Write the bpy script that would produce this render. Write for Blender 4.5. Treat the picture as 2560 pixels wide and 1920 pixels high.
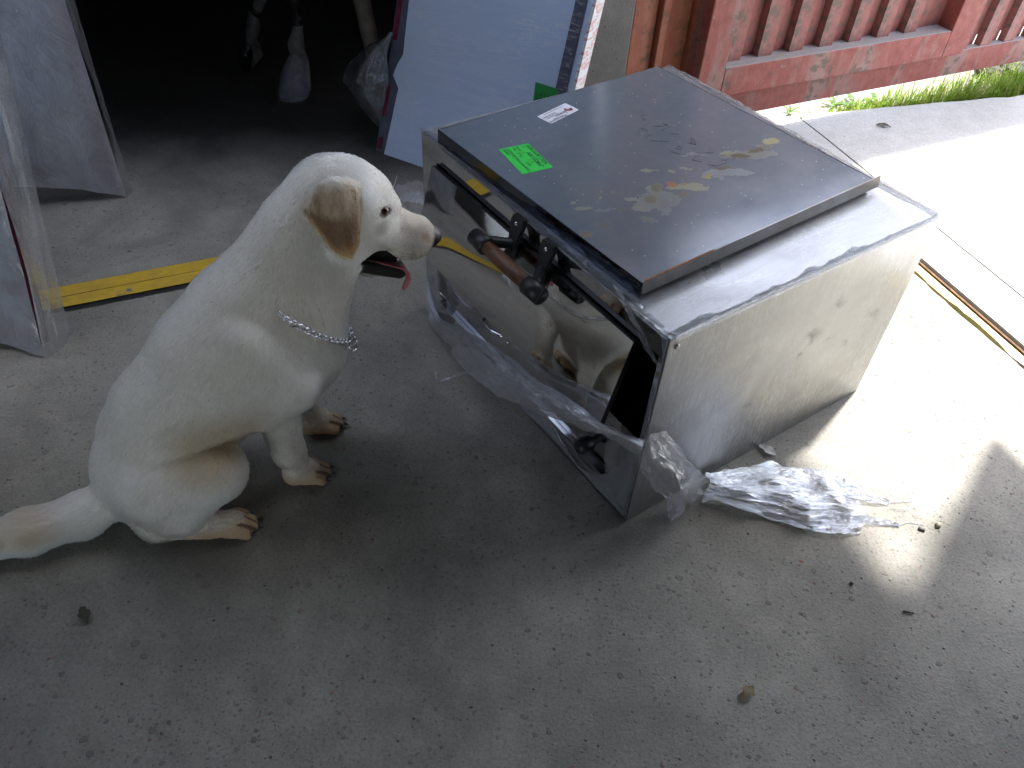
import bpy, math, random
import numpy as np
from mathutils import Matrix, Vector

for o in list(bpy.data.objects):
    bpy.data.objects.remove(o)
SC = bpy.context.scene
COL = SC.collection
rng = np.random.default_rng(11)
random.seed(11)

# ------------------------------------------------------------------ camera, sky, sun, exposure
CAM_H = 1.4
FPX, PITCH, ROLL = 2002.55, 0.77209631, 0.06585881
_cp, _sp = math.cos(PITCH), math.sin(PITCH)
FWD = Vector((0, _cp, -_sp))
_u0 = Vector((0, _sp, _cp))
_r0 = Vector((1, 0, 0))
RIGHT = math.cos(ROLL) * _r0 + math.sin(ROLL) * _u0
UP = -math.sin(ROLL) * _r0 + math.cos(ROLL) * _u0
cam_d = bpy.data.cameras.new("camera")
cam = bpy.data.objects.new("camera", cam_d)
COL.objects.link(cam)
cam_d.sensor_width = 36
cam_d.lens = 36 * FPX / 2560
cam_d.clip_start = 0.02
cam_d.clip_end = 600
cam.location = (0, 0, CAM_H)
cam.rotation_euler = Matrix(((RIGHT.x, UP.x, -FWD.x), (RIGHT.y, UP.y, -FWD.y), (RIGHT.z, UP.z, -FWD.z))).to_euler()
SC.camera = cam

SUN_EL = math.radians(64)
SUN_DIR = Vector((0.62 * math.cos(SUN_EL), 0.785 * math.cos(SUN_EL), math.sin(SUN_EL))).normalized()
world = bpy.data.worlds.new("World")
SC.world = world
world.use_nodes = True
wn = world.node_tree
sky = wn.nodes.new("ShaderNodeTexSky")
sky.sky_type = 'NISHITA'
sky.sun_disc = False
sky.sun_elevation = SUN_EL
sky.sun_rotation = math.atan2(SUN_DIR.x, SUN_DIR.y)
sky.dust_density = 2.0
sky.ozone_density = 1.5
bg = wn.nodes["Background"]
hs = wn.nodes.new("ShaderNodeHueSaturation")          # a hazier, paler sky than the clear-air model gives
hs.inputs["Saturation"].default_value = 0.62
wn.links.new(sky.outputs[0], hs.inputs["Color"])
wn.links.new(hs.outputs[0], bg.inputs[0])
bg.inputs[1].default_value = 0.15

sun_d = bpy.data.lights.new("sun", 'SUN')
sun_d.energy = 2.1
sun_d.angle = math.radians(2.6)
sun_d.color = (1.0, 0.97, 0.925)
sun = bpy.data.objects.new("sun", sun_d)
COL.objects.link(sun)
sun.rotation_euler = (-SUN_DIR).to_track_quat('-Z', 'Y').to_euler()
sun.location = SUN_DIR * 20

SC.view_settings.view_transform = 'Standard'
SC.view_settings.look = 'None'
SC.view_settings.exposure = 2.65
SC.view_settings.gamma = 1
SC.view_settings.use_curve_mapping = False
SC.render.engine = 'CYCLES'
SC.cycles.use_denoising = True
SC.cycles.max_bounces = 12
SC.cycles.diffuse_bounces = 4
SC.cycles.glossy_bounces = 5
SC.cycles.transmission_bounces = 8
SC.cycles.transparent_max_bounces = 24
SC.cycles.sample_clamp_indirect = 6
SC.cycles.caustics_reflective = True
SC.cycles.blur_glossy = 0.5

# ------------------------------------------------------------------ helpers
def ray(px, py):
    """direction of the photograph's line of sight through a point of its 2560 x 1920 frame"""
    d = FWD * FPX + RIGHT * (px - 1280) - UP * (py - 960)
    return d.normalized()

CAMP = Vector((0, 0, CAM_H))
def on_plane(px, py, p, n):
    d = ray(px, py)
    return CAMP + d * ((Vector(p) - CAMP).dot(Vector(n)) / d.dot(Vector(n)))
def gnd(px, py, z=0.0):
    return on_plane(px, py, (0, 0, z), (0, 0, 1))

def tag(o, label=None, cat=None, group=None, kind=None):
    if label: o["label"] = label
    if cat: o["category"] = cat
    if group: o["group"] = group
    if kind: o["kind"] = kind
    return o

def mesh_obj(name, V, F, mats=None, parent=None, smooth=False, loc=None, rot=None):
    me = bpy.data.meshes.new(name)
    me.from_pydata([tuple(map(float, v)) for v in V], [], [tuple(int(i) for i in f) for f in F])
    me.update()
    if smooth:
        me.polygons.foreach_set("use_smooth", [True] * len(me.polygons))
    o = bpy.data.objects.new(name, me)
    COL.objects.link(o)
    for m in ([mats] if not isinstance(mats, (list, tuple)) else mats):
        if m: me.materials.append(m)
    if parent: o.parent = parent
    if loc is not None: o.location = loc
    if rot is not None: o.rotation_euler = rot
    return o

def empty(name, loc=(0, 0, 0), rz=0.0):
    o = bpy.data.objects.new(name, None)
    COL.objects.link(o)
    o.empty_display_size = 0.1
    o.location = loc
    o.rotation_euler = (0, 0, rz)
    return o

class MB:
    def __init__(s): s.V = []; s.F = []
    def add(s, V, F):
        k = len(s.V); s.V += [tuple(v) for v in V]; s.F += [tuple(i + k for i in f) for f in F]; return s
    def box(s, lo, hi, bev=0.0):
        x0, y0, z0 = lo; x1, y1, z1 = hi
        if bev <= 0:
            V = [(x0, y0, z0), (x1, y0, z0), (x1, y1, z0), (x0, y1, z0), (x0, y0, z1), (x1, y0, z1), (x1, y1, z1), (x0, y1, z1)]
            return s.add(V, [(3, 2, 1, 0), (4, 5, 6, 7), (0, 1, 5, 4), (1, 2, 6, 5), (2, 3, 7, 6), (3, 0, 4, 7)])
        import bmesh
        bm = bmesh.new()
        bmesh.ops.create_cube(bm, size=1)
        for v in bm.verts:
            v.co = Vector(((x0 + x1) / 2 + v.co.x * (x1 - x0), (y0 + y1) / 2 + v.co.y * (y1 - y0), (z0 + z1) / 2 + v.co.z * (z1 - z0)))
        bmesh.ops.bevel(bm, geom=bm.edges[:], offset=bev, segments=2, affect='EDGES', profile=0.5)
        bm.verts.index_update()
        s.add([v.co[:] for v in bm.verts], [tuple(v.index for v in f.verts) for f in bm.faces])
        bm.free()
        return s
    def tube(s, pts, r, n=10, cap=True):
        pts = [Vector(p) for p in pts]
        rs = r if isinstance(r, (list, tuple)) else [r] * len(pts)
        ref = None; rings = []
        for i, p in enumerate(pts):
            t = (pts[min(i + 1, len(pts) - 1)] - pts[max(i - 1, 0)]).normalized()
            if ref is None:
                ref = t.orthogonal().normalized()
            ref = (ref - t * ref.dot(t)).normalized()
            b = t.cross(ref)
            rings.append([p + (ref * math.cos(a) + b * math.sin(a)) * rs[i] for a in [2 * math.pi * j / n for j in range(n)]])
        V = [v for rg in rings for v in rg]; F = []
        for i in range(len(pts) - 1):
            for j in range(n):
                F.append((i * n + j, i * n + (j + 1) % n, (i + 1) * n + (j + 1) % n, (i + 1) * n + j))
        if cap:
            F.append(tuple(range(n))[::-1]); F.append(tuple((len(pts) - 1) * n + j for j in range(n)))
        return s.add(V, F)
    def obj(s, name, mat, parent=None, smooth=False, **k):
        return mesh_obj(name, s.V, s.F, mat, parent, smooth, **k)

def torus(R, r, n=20, m=8, sx=1.0):
    V = []; F = []
    for i in range(n):
        a = 2 * math.pi * i / n
        for j in range(m):
            b = 2 * math.pi * j / m
            V.append(((R + r * math.cos(b)) * math.cos(a) * sx, (R + r * math.cos(b)) * math.sin(a), r * math.sin(b)))
            F.append((i * m + j, ((i + 1) % n) * m + j, ((i + 1) % n) * m + (j + 1) % m, i * m + (j + 1) % m))
    return V, F

# smooth value noise in numpy (for crumples and uneven outlines)
_perm = rng.random((64, 64, 64)).astype(np.float32)
def vnoise(P):
    P = np.asarray(P, float); i = np.floor(P).astype(int); f = P - i; f = f * f * (3 - 2 * f)
    def g(a, b, c): return _perm[(i[..., 0] + a) % 64, (i[..., 1] + b) % 64, (i[..., 2] + c) % 64]
    x, y, z = f[..., 0], f[..., 1], f[..., 2]
    return ((g(0,0,0)*(1-x)+g(1,0,0)*x)*(1-y)+(g(0,1,0)*(1-x)+g(1,1,0)*x)*y)*(1-z)+((g(0,0,1)*(1-x)+g(1,0,1)*x)*(1-y)+(g(0,1,1)*(1-x)+g(1,1,1)*x)*y)*z
def fbm(P, o=4):
    P = np.asarray(P, float); s = 0; a = 0.5
    for k in range(o): s = s + a * (vnoise(P * 2 ** k + 7.3 * k) - 0.5); a *= 0.55
    return s

# ------------------------------------------------------------------ material building blocks
class NT:
    def __init__(s, name):
        s.m = bpy.data.materials.new(name); s.m.use_nodes = True
        s.t = s.m.node_tree; s.b = s.t.nodes["Principled BSDF"]; s.out = s.t.nodes["Material Output"]
    def n(s, ty, ins=None, **pr):
        d = s.t.nodes.new(ty)
        for k, v in pr.items(): setattr(d, k, v)
        for k, v in (ins or {}).items(): s.set(d.inputs[k], v)
        return d
    def set(s, sock, v):
        if isinstance(v, bpy.types.NodeSocket): s.t.links.new(v, sock)
        elif isinstance(v, bpy.types.Node): s.t.links.new(v.outputs[0], sock)
        else:
            if isinstance(v, (tuple, list)) and len(v) == 3 and sock.type == 'RGBA': v = (*v, 1)
            if isinstance(v, (int, float)) and sock.type == 'RGBA': v = (v, v, v, 1)
            sock.default_value = v
    def P(s, **k):
        for a, v in k.items(): s.set(s.b.inputs[a.replace("_", " ")], v)
    def coord(s, scale=(1, 1, 1), rot=(0, 0, 0), loc=(0, 0, 0), kind="Object"):
        tc = s.n("ShaderNodeTexCoord")
        mp = s.n("ShaderNodeMapping", {"Vector": tc.outputs[kind], "Scale": scale, "Rotation": rot, "Location": loc})
        return mp.outputs[0]
    def noise(s, vec, scale, detail=4, rough=0.55, dist=0.0):
        return s.n("ShaderNodeTexNoise", {"Vector": vec, "Scale": scale, "Detail": detail, "Roughness": rough, "Distortion": dist}).outputs[0]
    def vor(s, vec, scale, feature='F1', rand=1.0):
        return s.n("ShaderNodeTexVoronoi", {"Vector": vec, "Scale": scale, "Randomness": rand}, feature=feature)
    def ramp(s, fac, stops, interp='LINEAR'):
        d = s.n("ShaderNodeValToRGB", {"Fac": fac}); cr = d.color_ramp; cr.interpolation = interp
        while len(cr.elements) < len(stops): cr.elements.new(0.5)
        for e, (p, c) in zip(cr.elements, stops):
            e.position = p; e.color = (c, c, c, 1) if isinstance(c, (int, float)) else (*c, 1)
        return d.outputs[0]
    def mix(s, fac, a, b, mode='MIX'):
        d = s.n("ShaderNodeMix", data_type='RGBA', blend_type=mode)
        s.set(d.inputs[0], fac); s.set(d.inputs[6], a); s.set(d.inputs[7], b); return d.outputs[2]
    def math(s, op, a, b=None, c=None):
        d = s.n("ShaderNodeMath", operation=op); s.set(d.inputs[0], a)
        if b is not None: s.set(d.inputs[1], b)
        if c is not None: s.set(d.inputs[2], c)
        return d.outputs[0]
    def bump(s, h, strength=0.5, dist=0.01, normal=None):
        d = s.n("ShaderNodeBump", {"Height": h, "Strength": strength, "Distance": dist})
        if normal is not None: s.set(d.inputs["Normal"], normal)
        return d.outputs[0]

def simple(name, col, rough=0.6, metal=0.0, vary=0.15, scale=30.0, bump=0.0):
    t = NT(name); c = t.coord(); f = t.noise(c, scale, 5)
    dark = tuple(x * (1 - vary) for x in col); lite = tuple(min(1, x * (1 + vary)) for x in col)
    t.P(Base_Color=t.ramp(f, [(0.3, dark), (0.7, lite)]), Roughness=rough, Metallic=metal)
    if bump: t.P(Normal=t.bump(f, bump, 0.004))
    return t.m

def concrete(name, dark, lite, pebbles=True, rough=0.8, stain=0.5, shade_layer=None):
    t = NT(name); c = t.coord()
    big = t.noise(c, 1.7, 6, 0.62); mid = t.noise(c, 14, 6, 0.65); fine = t.noise(c, 160, 4, 0.6)
    base = t.ramp(big, [(0.34, dark), (0.62, lite)])
    base = t.mix(0.35, base, t.ramp(mid, [(0.3, tuple(x * 0.72 for x in dark)), (0.7, tuple(x * 1.15 for x in lite))]))
    base = t.mix(0.5, base, t.ramp(fine, [(0.25, 0.55), (0.75, 1.4)]), 'MULTIPLY')
    hgt = t.math('ADD', t.math('MULTIPLY', mid, 0.5), t.math('MULTIPLY', fine, 0.35))
    if pebbles:
        for sc, thr, keep, seed in ((46, 0.34, 0.86, 0.0), (84, 0.38, 0.74, 3.7), (165, 0.40, 0.58, 8.1)):
            wob = t.n("ShaderNodeVectorMath", {0: t.coord(loc=(seed, seed * 2, 0), rot=(0, 0, seed)), 1: t.n("ShaderNodeVectorMath", {0: t.n("ShaderNodeTexNoise", {"Vector": c, "Scale": sc * 1.2, "Detail": 2}).outputs[1], "Scale": 0.35 / sc}, operation='SCALE').outputs[0]}, operation='ADD').outputs[0]
            v = t.vor(wob, sc)
            sep = t.n("ShaderNodeSeparateColor", {"Color": v.outputs["Color"]})
            pick = t.math('GREATER_THAN', sep.outputs[0], keep)
            size = t.math('MULTIPLY', t.math('ADD', t.math('MULTIPLY', sep.outputs[1], 0.7), 0.3), thr)
            inside = t.ramp(t.math('SUBTRACT', size, v.outputs["Distance"]), [(0.0, 0.0), (0.06, 1.0)])
            m = t.math('MULTIPLY', pick, inside)
            pc = t.ramp(sep.outputs[2], [(0.0, (0.09, 0.085, 0.075)), (0.10, (0.14, 0.13, 0.115)), (0.34, (0.24, 0.15, 0.10)), (0.52, (0.27, 0.24, 0.19)), (0.66, (0.40, 0.35, 0.26)), (0.78, (0.42, 0.19, 0.07)), (0.90, (0.30, 0.10, 0.06)), (1.0, (0.36, 0.34, 0.30))], 'CONSTANT')
            m = t.math('MULTIPLY', m, t.ramp(t.noise(t.coord(loc=(seed, 3, 0)), 2.3, 4, 0.6), [(0.34, 0.2), (0.56, 1.0)]))
            base = t.mix(t.math('MULTIPLY', m, 0.60), base, pc)
            hgt = t.math('ADD', hgt, t.math('MULTIPLY', m, 0.55))
    pits = t.vor(c, 75)
    sp = t.n("ShaderNodeSeparateColor", {"Color": pits.outputs["Color"]})
    pm = t.math('MULTIPLY', t.math('GREATER_THAN', sp.outputs[1], 0.965), t.ramp(pits.outputs["Distance"], [(0.12, 1.0), (0.24, 0.0)]))
    base = t.mix(t.math('MULTIPLY', pm, 0.75), base, (0.025, 0.024, 0.02))
    hgt = t.math('SUBTRACT', hgt, t.math('MULTIPLY', pm, 0.5))
    st = t.ramp(t.noise(t.coord(loc=(4.2, 1.1, 0)), 2.6, 5, 0.6, 0.6), [(0.46, 0.0), (0.68, 1.0)])
    base = t.mix(t.math('MULTIPLY', st, stain), base, tuple(x * 0.45 for x in dark))
    if shade_layer: base = shade_layer(t, c, base)
    t.P(Base_Color=base, Roughness=t.ramp(mid, [(0.3, rough - 0.16), (0.7, rough + 0.08)]), Normal=t.bump(hgt, 0.75, 0.006))
    t.P(Specular_IOR_Level=0.4)
    return t.m

def film(name, clear=0.55, body=(0.75, 0.77, 0.8), rough=0.09, scale=18.0, stretch=(1, 9, 1), bump=0.8, diffuse=0.3, soft=False, glint=0.0):
    """stretch wrap: mostly see-through, creased, with a glossy coat and a milky body where it is crumpled"""
    t = NT(name)
    c = t.coord(kind="UV", scale=stretch)
    a = t.noise(c, scale, 6, 0.62, 1.2); b = t.noise(t.coord(kind="UV", scale=(stretch[0] * 0.5, stretch[1] * 0.5, 1), loc=(3, 7, 0)), scale * 3.1, 3, 0.6, 0.4)
    ridge = t.math('ABSOLUTE', t.math('SUBTRACT', a, 0.5))
    h = t.math('ADD', t.math('MULTIPLY', ridge, 1.6), t.math('MULTIPLY', b, 0.55))
    nrm = t.bump(h, bump, 0.012)
    tr = t.n("ShaderNodeBsdfTransparent", {"Color": (0.96, 0.97, 0.98, 1)})
    gl = t.n("ShaderNodeBsdfGlossy", {"Color": (0.95, 0.96, 1.0, 1), "Roughness": rough, "Normal": nrm})
    df = t.n("ShaderNodeBsdfDiffuse", {"Color": (*body, 1), "Normal": nrm})
    tl = t.n("ShaderNodeBsdfTranslucent", {"Color": (*body, 1), "Normal": nrm})
    dm = t.n("ShaderNodeMixShader", {0: 0.5, 1: df.outputs[0], 2: tl.outputs[0]})
    milk = t.ramp(ridge, [(0.0, diffuse * 1.9), (0.025, diffuse), (0.10, diffuse * 0.55)])
    if soft:        # many flat layers: an even veil with a few specks of glare
        veil = t.ramp(t.noise(t.coord(kind="UV", scale=(4, 3, 1)), 2.2, 4, 0.55), [(0.3, diffuse * 0.75), (0.7, diffuse * 1.35)])
        spk = t.vor(t.coord(kind="UV", scale=(70, 46, 1)), 1.0)
        pk = t.math('GREATER_THAN', t.n("ShaderNodeSeparateColor", {"Color": spk.outputs["Color"]}).outputs[0], 0.86)
        milk = t.math('MAXIMUM', veil, t.math('MULTIPLY', pk, t.ramp(spk.outputs["Distance"], [(0.06, 0.95), (0.18, 0.0)])))
    lw = t.n("ShaderNodeLayerWeight", {"Blend": 0.28, "Normal": nrm})
    s1 = t.n("ShaderNodeMixShader", {0: milk, 1: tr.outputs[0], 2: dm.outputs[0]})
    gf = t.math('ADD', t.math('MULTIPLY', lw.outputs["Fresnel"], 0.9), (1 - clear) * 0.25)
    if glint:       # sharp creases act as little mirrors, the flat film between them stays clear
        k1 = t.ramp(ridge, [(0.0, 1.0), (0.03, 0.0)]); k2 = t.ramp(t.math('ABSOLUTE', t.math('SUBTRACT', b, 0.5)), [(0.0, 1.0), (0.03, 0.0)])
        pt = t.ramp(t.noise(t.coord(kind="UV", scale=(3, 2.2, 1), loc=(1, 5, 0)), 2.0, 3, 0.6), [(0.42, 0.1), (0.62, 1.0)])
        gf = t.math('ADD', gf, t.math('MULTIPLY', t.math('MULTIPLY', t.math('MAXIMUM', k1, k2), pt), glint))
    s2 = t.n("ShaderNodeMixShader", {0: t.math('MINIMUM', gf, 0.9), 1: s1.outputs[0], 2: gl.outputs[0]})
    t.t.links.new(s2.outputs[0], t.out.inputs[0])
    return t.m

def sheet(name, rows, mat, parent=None, wr=0.01, fr=(6, 30), seed=0.0, sub=(40, 24), ragged=0.0, fine=0.35):
    """a crumpled sheet of film through rows of 3D points (each row one cross section), with its own UVs"""
    R = np.array([[list(p) for p in r] for r in rows], float)
    def resample(A, n):
        t = np.linspace(0, A.shape[0] - 1, n); i = np.clip(t.astype(int), 0, A.shape[0] - 2); f = (t - i)
        im = np.clip(i - 1, 0, None); ip = np.clip(i + 2, None, A.shape[0] - 1)
        f = f.reshape(-1, *([1] * (A.ndim - 1)))
        p0, p1, p2, p3 = A[im], A[i], A[i + 1], A[ip]
        return 0.5 * (2 * p1 + (p2 - p0) * f + (2 * p0 - 5 * p1 + 4 * p2 - p3) * f * f + (3 * p1 - p0 - 3 * p2 + p3) * f ** 3)
    A = resample(R, sub[0]); A = resample(A.transpose(1, 0, 2), sub[1]).transpose(1, 0, 2)
    nu, nv = sub
    du = np.gradient(A, axis=0); dv = np.gradient(A, axis=1)
    N = np.cross(du, dv); N /= np.linalg.norm(N, axis=2, keepdims=True) + 1e-9
    U, W = np.meshgrid(np.linspace(0, 1, nu), np.linspace(0, 1, nv), indexing='ij')
    q = np.stack([U * fr[0], W * fr[1], np.full_like(U, seed)], -1)
    n1 = np.abs(fbm(q, 3)) * 2.2 - 0.25; n2 = fbm(q * np.array([3.0, 1.3, 1]) + 11, 3)
    A = A + N * (wr * (n1 + fine * n2))[..., None]
    if ragged:
        e = np.clip(1 - np.minimum(W, 1 - W) * 7, 0, 1)[..., None]
        A = A + dv * nv * ragged * (fbm(np.stack([U * 18, np.round(W) * 9, U * 0 + seed], -1), 3)[..., None]) * e
    V = A.reshape(-1, 3); F = []
    for i in range(nu - 1):
        for j in range(nv - 1):
            F.append((i * nv + j, (i + 1) * nv + j, (i + 1) * nv + j + 1, i * nv + j + 1))
    o = mesh_obj(name, V, F, mat, parent, True)
    uv = o.data.uv_layers.new(name="UVMap")
    L = np.array([[l.vertex_index] for l in o.data.loops])[:, 0]
    uvs = np.stack([U.reshape(-1)[L], W.reshape(-1)[L]], -1).astype(np.float32).reshape(-1)
    uv.data.foreach_set("uv", uvs)
    return o

# ------------------------------------------------------------------ setting: floor, yard, ground
def floor_shade(t, c, base):
    """shade painted into the floor colour: the store room, and the darker, rougher left foreground"""
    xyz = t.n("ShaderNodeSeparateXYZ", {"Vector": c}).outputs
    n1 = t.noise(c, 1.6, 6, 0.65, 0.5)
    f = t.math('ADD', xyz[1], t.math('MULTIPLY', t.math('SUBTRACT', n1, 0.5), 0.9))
    base = t.mix(t.ramp(t.math('MULTIPLY', f, 0.25), [(2.10 / 4, 0.0), (2.65 / 4, 0.92)]), base, (0.022, 0.021, 0.019))  # store room shade painted into the floor colour
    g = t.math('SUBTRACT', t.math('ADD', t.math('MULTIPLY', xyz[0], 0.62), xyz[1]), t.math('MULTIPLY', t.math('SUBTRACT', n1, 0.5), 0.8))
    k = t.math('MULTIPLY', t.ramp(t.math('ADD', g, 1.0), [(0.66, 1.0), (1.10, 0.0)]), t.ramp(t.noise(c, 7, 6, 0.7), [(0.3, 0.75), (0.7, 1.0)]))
    return t.mix(t.math('MULTIPLY', k, 0.70), base, (0.05, 0.046, 0.04))  # foreground shade painted in, over rougher dark aggregate
M_floor = concrete("workshop_concrete", (0.195, 0.185, 0.158), (0.315, 0.30, 0.262), shade_layer=floor_shade)
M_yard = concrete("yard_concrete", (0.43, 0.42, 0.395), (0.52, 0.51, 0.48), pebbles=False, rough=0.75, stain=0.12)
M_dirt = concrete("dry_gravel", (0.26, 0.245, 0.215), (0.40, 0.385, 0.35), rough=0.95, stain=0.3)

L2 = Vector((0.3651, -0.9310, 0)); L2N = Vector((0.9310, 0.3651, 0))       # the doorway line on the right and its outward side
EDGE = Vector((1.199, 2.021, 0))                                            # a point on the floor's ragged edge

def ragged_edge(s0, s1, n, amp, seed, off=0.0):
    out = []
    for i in range(n):
        s = s0 + (s1 - s0) * i / (n - 1)
        d = amp * float(fbm(np.array([[s * 9, seed, 0.3]]), 4)[0]) * 2.2
        p = EDGE + L2 * s + L2N * (d + off)
        out.append(p)
    return out

def slab(name, poly, z, th, mat, parent=None):
    V = [(p[0], p[1], z) for p in poly] + [(p[0], p[1], z - th) for p in poly]
    n = len(poly)
    F = [tuple(range(n))] + [(i, i + n, (i + 1) % n + n, (i + 1) % n) for i in range(n)]
    return mesh_obj(name, V, F, mat, parent)

e = ragged_edge(-1.0, 6.0, 520, 0.014, 1.3)
poly = e + [Vector((3.4, -4.2, 0)), Vector((-7, -4.2, 0)), Vector((-7, 8, 0)), Vector((0.62, 8, 0)), Vector((0.62, 3.6, 0))]
poly = poly[::-1]
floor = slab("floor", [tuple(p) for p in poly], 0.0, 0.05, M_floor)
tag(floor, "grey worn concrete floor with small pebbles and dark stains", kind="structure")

# outer yard pavement: two slabs with an open joint between them
pav = empty("pavement", (1.6, 2.6, 0)); tag(pav, "pale concrete pavement outside the doorway, bleached by the sun", kind="structure")
RAIL = Vector((1.242, 2.09, 0))
ga, gb = Vector((1.043, 3.059, 0)), Vector((2.086, 3.396, 0))
gd_ = (gb - ga).normalized()
far = [ga + gd_ * (0.03 * i) + Vector((0, 0.012 * float(fbm(np.array([[i * 0.35, 2.1, 0]]), 3)[0]) * 2, 0)) for i in range(-14, 300)]
def joint(off): return Vector((1.068, 3.028, 0)) + L2N * off, L2
def cut_by(p): return (p - Vector((1.068, 3.028, 0))).dot(L2N)
left_far = [p for p in far if cut_by(p) < -0.006]; right_far = [p for p in far if cut_by(p) > 0.004]
r_in0, r_in1 = RAIL + L2N * 0.014 - L2 * 1.2, RAIL + L2N * 0.014 + L2 * 9
jn = [Vector((1.068, 3.028, 0)) + L2 * (0.05 * i) + L2N * (0.006 * float(fbm(np.array([[i * .6, 5, 0]]), 3)[0])) for i in range(0, 40)]
left_far = [p for p in left_far if p.x > 0.915]
r_in0, r_in1 = RAIL + L2N * 0.014 - L2 * 0.97, RAIL + L2N * 0.014 + L2 * 9
jn = [Vector((1.068, 3.028, 0)) + L2 * (0.05 * i) + L2N * (0.006 * float(fbm(np.array([[i * .6, 5, 0]]), 3)[0])) for i in range(0, 40)]
pl_left = left_far + [p - L2N * 0.004 for p in jn] + [jn[-1] - L2N * 0.166, r_in0]
pl_right = [p + L2N * 0.004 for p in jn[::-1]] + right_far + [Vector((16, 7.5, 0)), Vector((14, -9, 0)), r_in1, jn[-1] - L2N * 0.166 + L2 * 0.004]
for pp in (pl_left, pl_right):
    a = sum(pp[i].x * pp[(i + 1) % len(pp)].y - pp[(i + 1) % len(pp)].x * pp[i].y for i in range(len(pp)))
    if a < 0: pp.reverse()
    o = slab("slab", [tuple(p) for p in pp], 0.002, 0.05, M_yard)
    o.parent = pav; o.matrix_parent_inverse = Matrix.Translation((-1.6, -2.6, 0))

g = 150
ground = mesh_obj("ground", [(-g, -g, -0.045), (g, -g, -0.045), (g, g, -0.045), (-g, g, -0.045)], [(0, 1, 2, 3)], M_dirt)
tag(ground, "dry pale gravel ground outside", kind="structure")

# doorway strip on the right: worn yellow paint on the concrete lip and a rusty rail in it
def yellow(name, wear, col=(0.62, 0.40, 0.025), base=(0.16, 0.15, 0.13)):
    t = NT(name); c = t.coord()
    a = t.noise(c, 9, 8, 0.7, 0.5); b = t.noise(c, 45, 6, 0.65)
    m = t.ramp(t.math('ADD', t.math('MULTIPLY', a, 0.75), t.math('MULTIPLY', b, 0.25)), [(wear, 0.0), (wear + 0.03, 1.0)])
    pc = t.mix(t.ramp(b, [(0.35, 0.0), (0.7, 1.0)]), col, tuple(x * 0.82 for x in col))
    dirt = t.ramp(t.noise(c, 22, 6, 0.7), [(0.42, 0.0), (0.75, 0.35)])
    pc = t.mix(dirt, pc, (0.20, 0.15, 0.09))
    t.P(Base_Color=t.mix(m, base, pc), Roughness=0.55, Normal=t.bump(t.math('ADD', t.math('MULTIPLY', m, 0.5), b), 0.5, 0.003))
    return t.m
M_yel = yellow("chipped_yellow_paint", 0.36)
M_yel_old = yellow("faded_yellow_paint", 0.44, (0.55, 0.47, 0.16), (0.32, 0.30, 0.26))
M_rust = simple("brown_rust", (0.11, 0.060, 0.024), 0.8, 0.2, 0.45, 60, 0.4)
M_gap_fill = simple("black_gap_fill", (0.02, 0.018, 0.015), 0.95, 0, 0.4, 50, 0.4)
M_blacksteel = simple("dark_track_steel", (0.05, 0.05, 0.055), 0.5, 0.6, 0.3, 40, 0.2)

rail = empty("doorway_rail", tuple(RAIL)); tag(rail, "rusty sliding door rail set in a strip of faded yellow paint", "door rail")
inv = Matrix.Translation(-RAIL)
s_in = ragged_edge(-1.0, 5.2, 420, 0.016, 4.3, 0.024)
o = slab("strip", [tuple(p) for p in (s_in + [RAIL - L2N * 0.014 + L2 * 5.2, RAIL - L2N * 0.014 - L2 * 1.0])][::-1], -0.004, 0.04, M_yel_old, rail); o.matrix_parent_inverse = inv
ga0, gb0 = EDGE - L2 * 1.1 - L2N * 0.05, EDGE + L2 * 5.4 - L2N * 0.05
gs0 = [ga0, gb0, gb0 + L2N * 0.12, ga0 + L2N * 0.12]
o = mesh_obj("gap_fill", [(p.x, p.y, -0.040) for p in gs0], [(0, 1, 2, 3)], M_gap_fill, rail); o.matrix_parent_inverse = inv  # dark sheet under the crack so the gap reads black
mb = MB()
for k, (w0, w1, z) in enumerate(((-0.0135, -0.004, -0.012), (-0.004, 0.004, -0.004), (0.004, 0.0135, -0.012))):
    a, b = RAIL - L2 * 1.2, RAIL + L2 * 5.5
    V = [a + L2N * w0, b + L2N * w0, b + L2N * w1, a + L2N * w1]
    mb.add([(v.x, v.y, z) for v in V] + [(v.x, v.y, z - .03) for v in V], [(3, 2, 1, 0)[::-1], (0, 1, 5, 4), (2, 3, 7, 6)])
o = mb.obj("rail", M_rust, rail); o.matrix_parent_inverse = inv

# inner threshold: two yellow steel strips with a groove, behind the dog
TD = Vector((math.cos(math.radians(25.9)), math.sin(math.radians(25.9)), 0)); TN = Vector((-TD.y, TD.x, 0))
T0 = Vector((-1.247, 1.585, 0))
track = empty("yellow_threshold", tuple(T0)); tag(track, "pair of chipped yellow steel strips set flush across the floor behind the dog", "floor track")
inv = Matrix.Translation(-T0)
def strip(name, w0, w1, z, mat, s0=-3.2, s1=1.32, n=120, rag=0.0025):
    a = []; b = []
    for i in range(n):
        s = s0 + (s1 - s0) * i / (n - 1)
        f0 = rag * float(fbm(np.array([[s * 14, w0 * 90, 1]]), 3)[0]) * 2; f1 = rag * float(fbm(np.array([[s * 14, w1 * 90, 4]]), 3)[0]) * 2
        a.append(T0 + TD * s + TN * (w0 + f0)); b.append(T0 + TD * s + TN * (w1 + f1))
    V = [(p.x, p.y, z) for p in a] + [(p.x, p.y, z) for p in b]
    F = [(i, i + 1, n + i + 1, n + i) for i in range(n - 1)]
    o = mesh_obj(name, V, F, mat, track); o.matrix_parent_inverse = inv
    return o
strip("steel_bed", -0.012, 0.104, 0.004, M_blacksteel, rag=0.001)
strip("strip", 0.000, 0.0455, 0.009, M_yel); strip("strip", 0.0485, 0.096, 0.009, M_yel)

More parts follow.
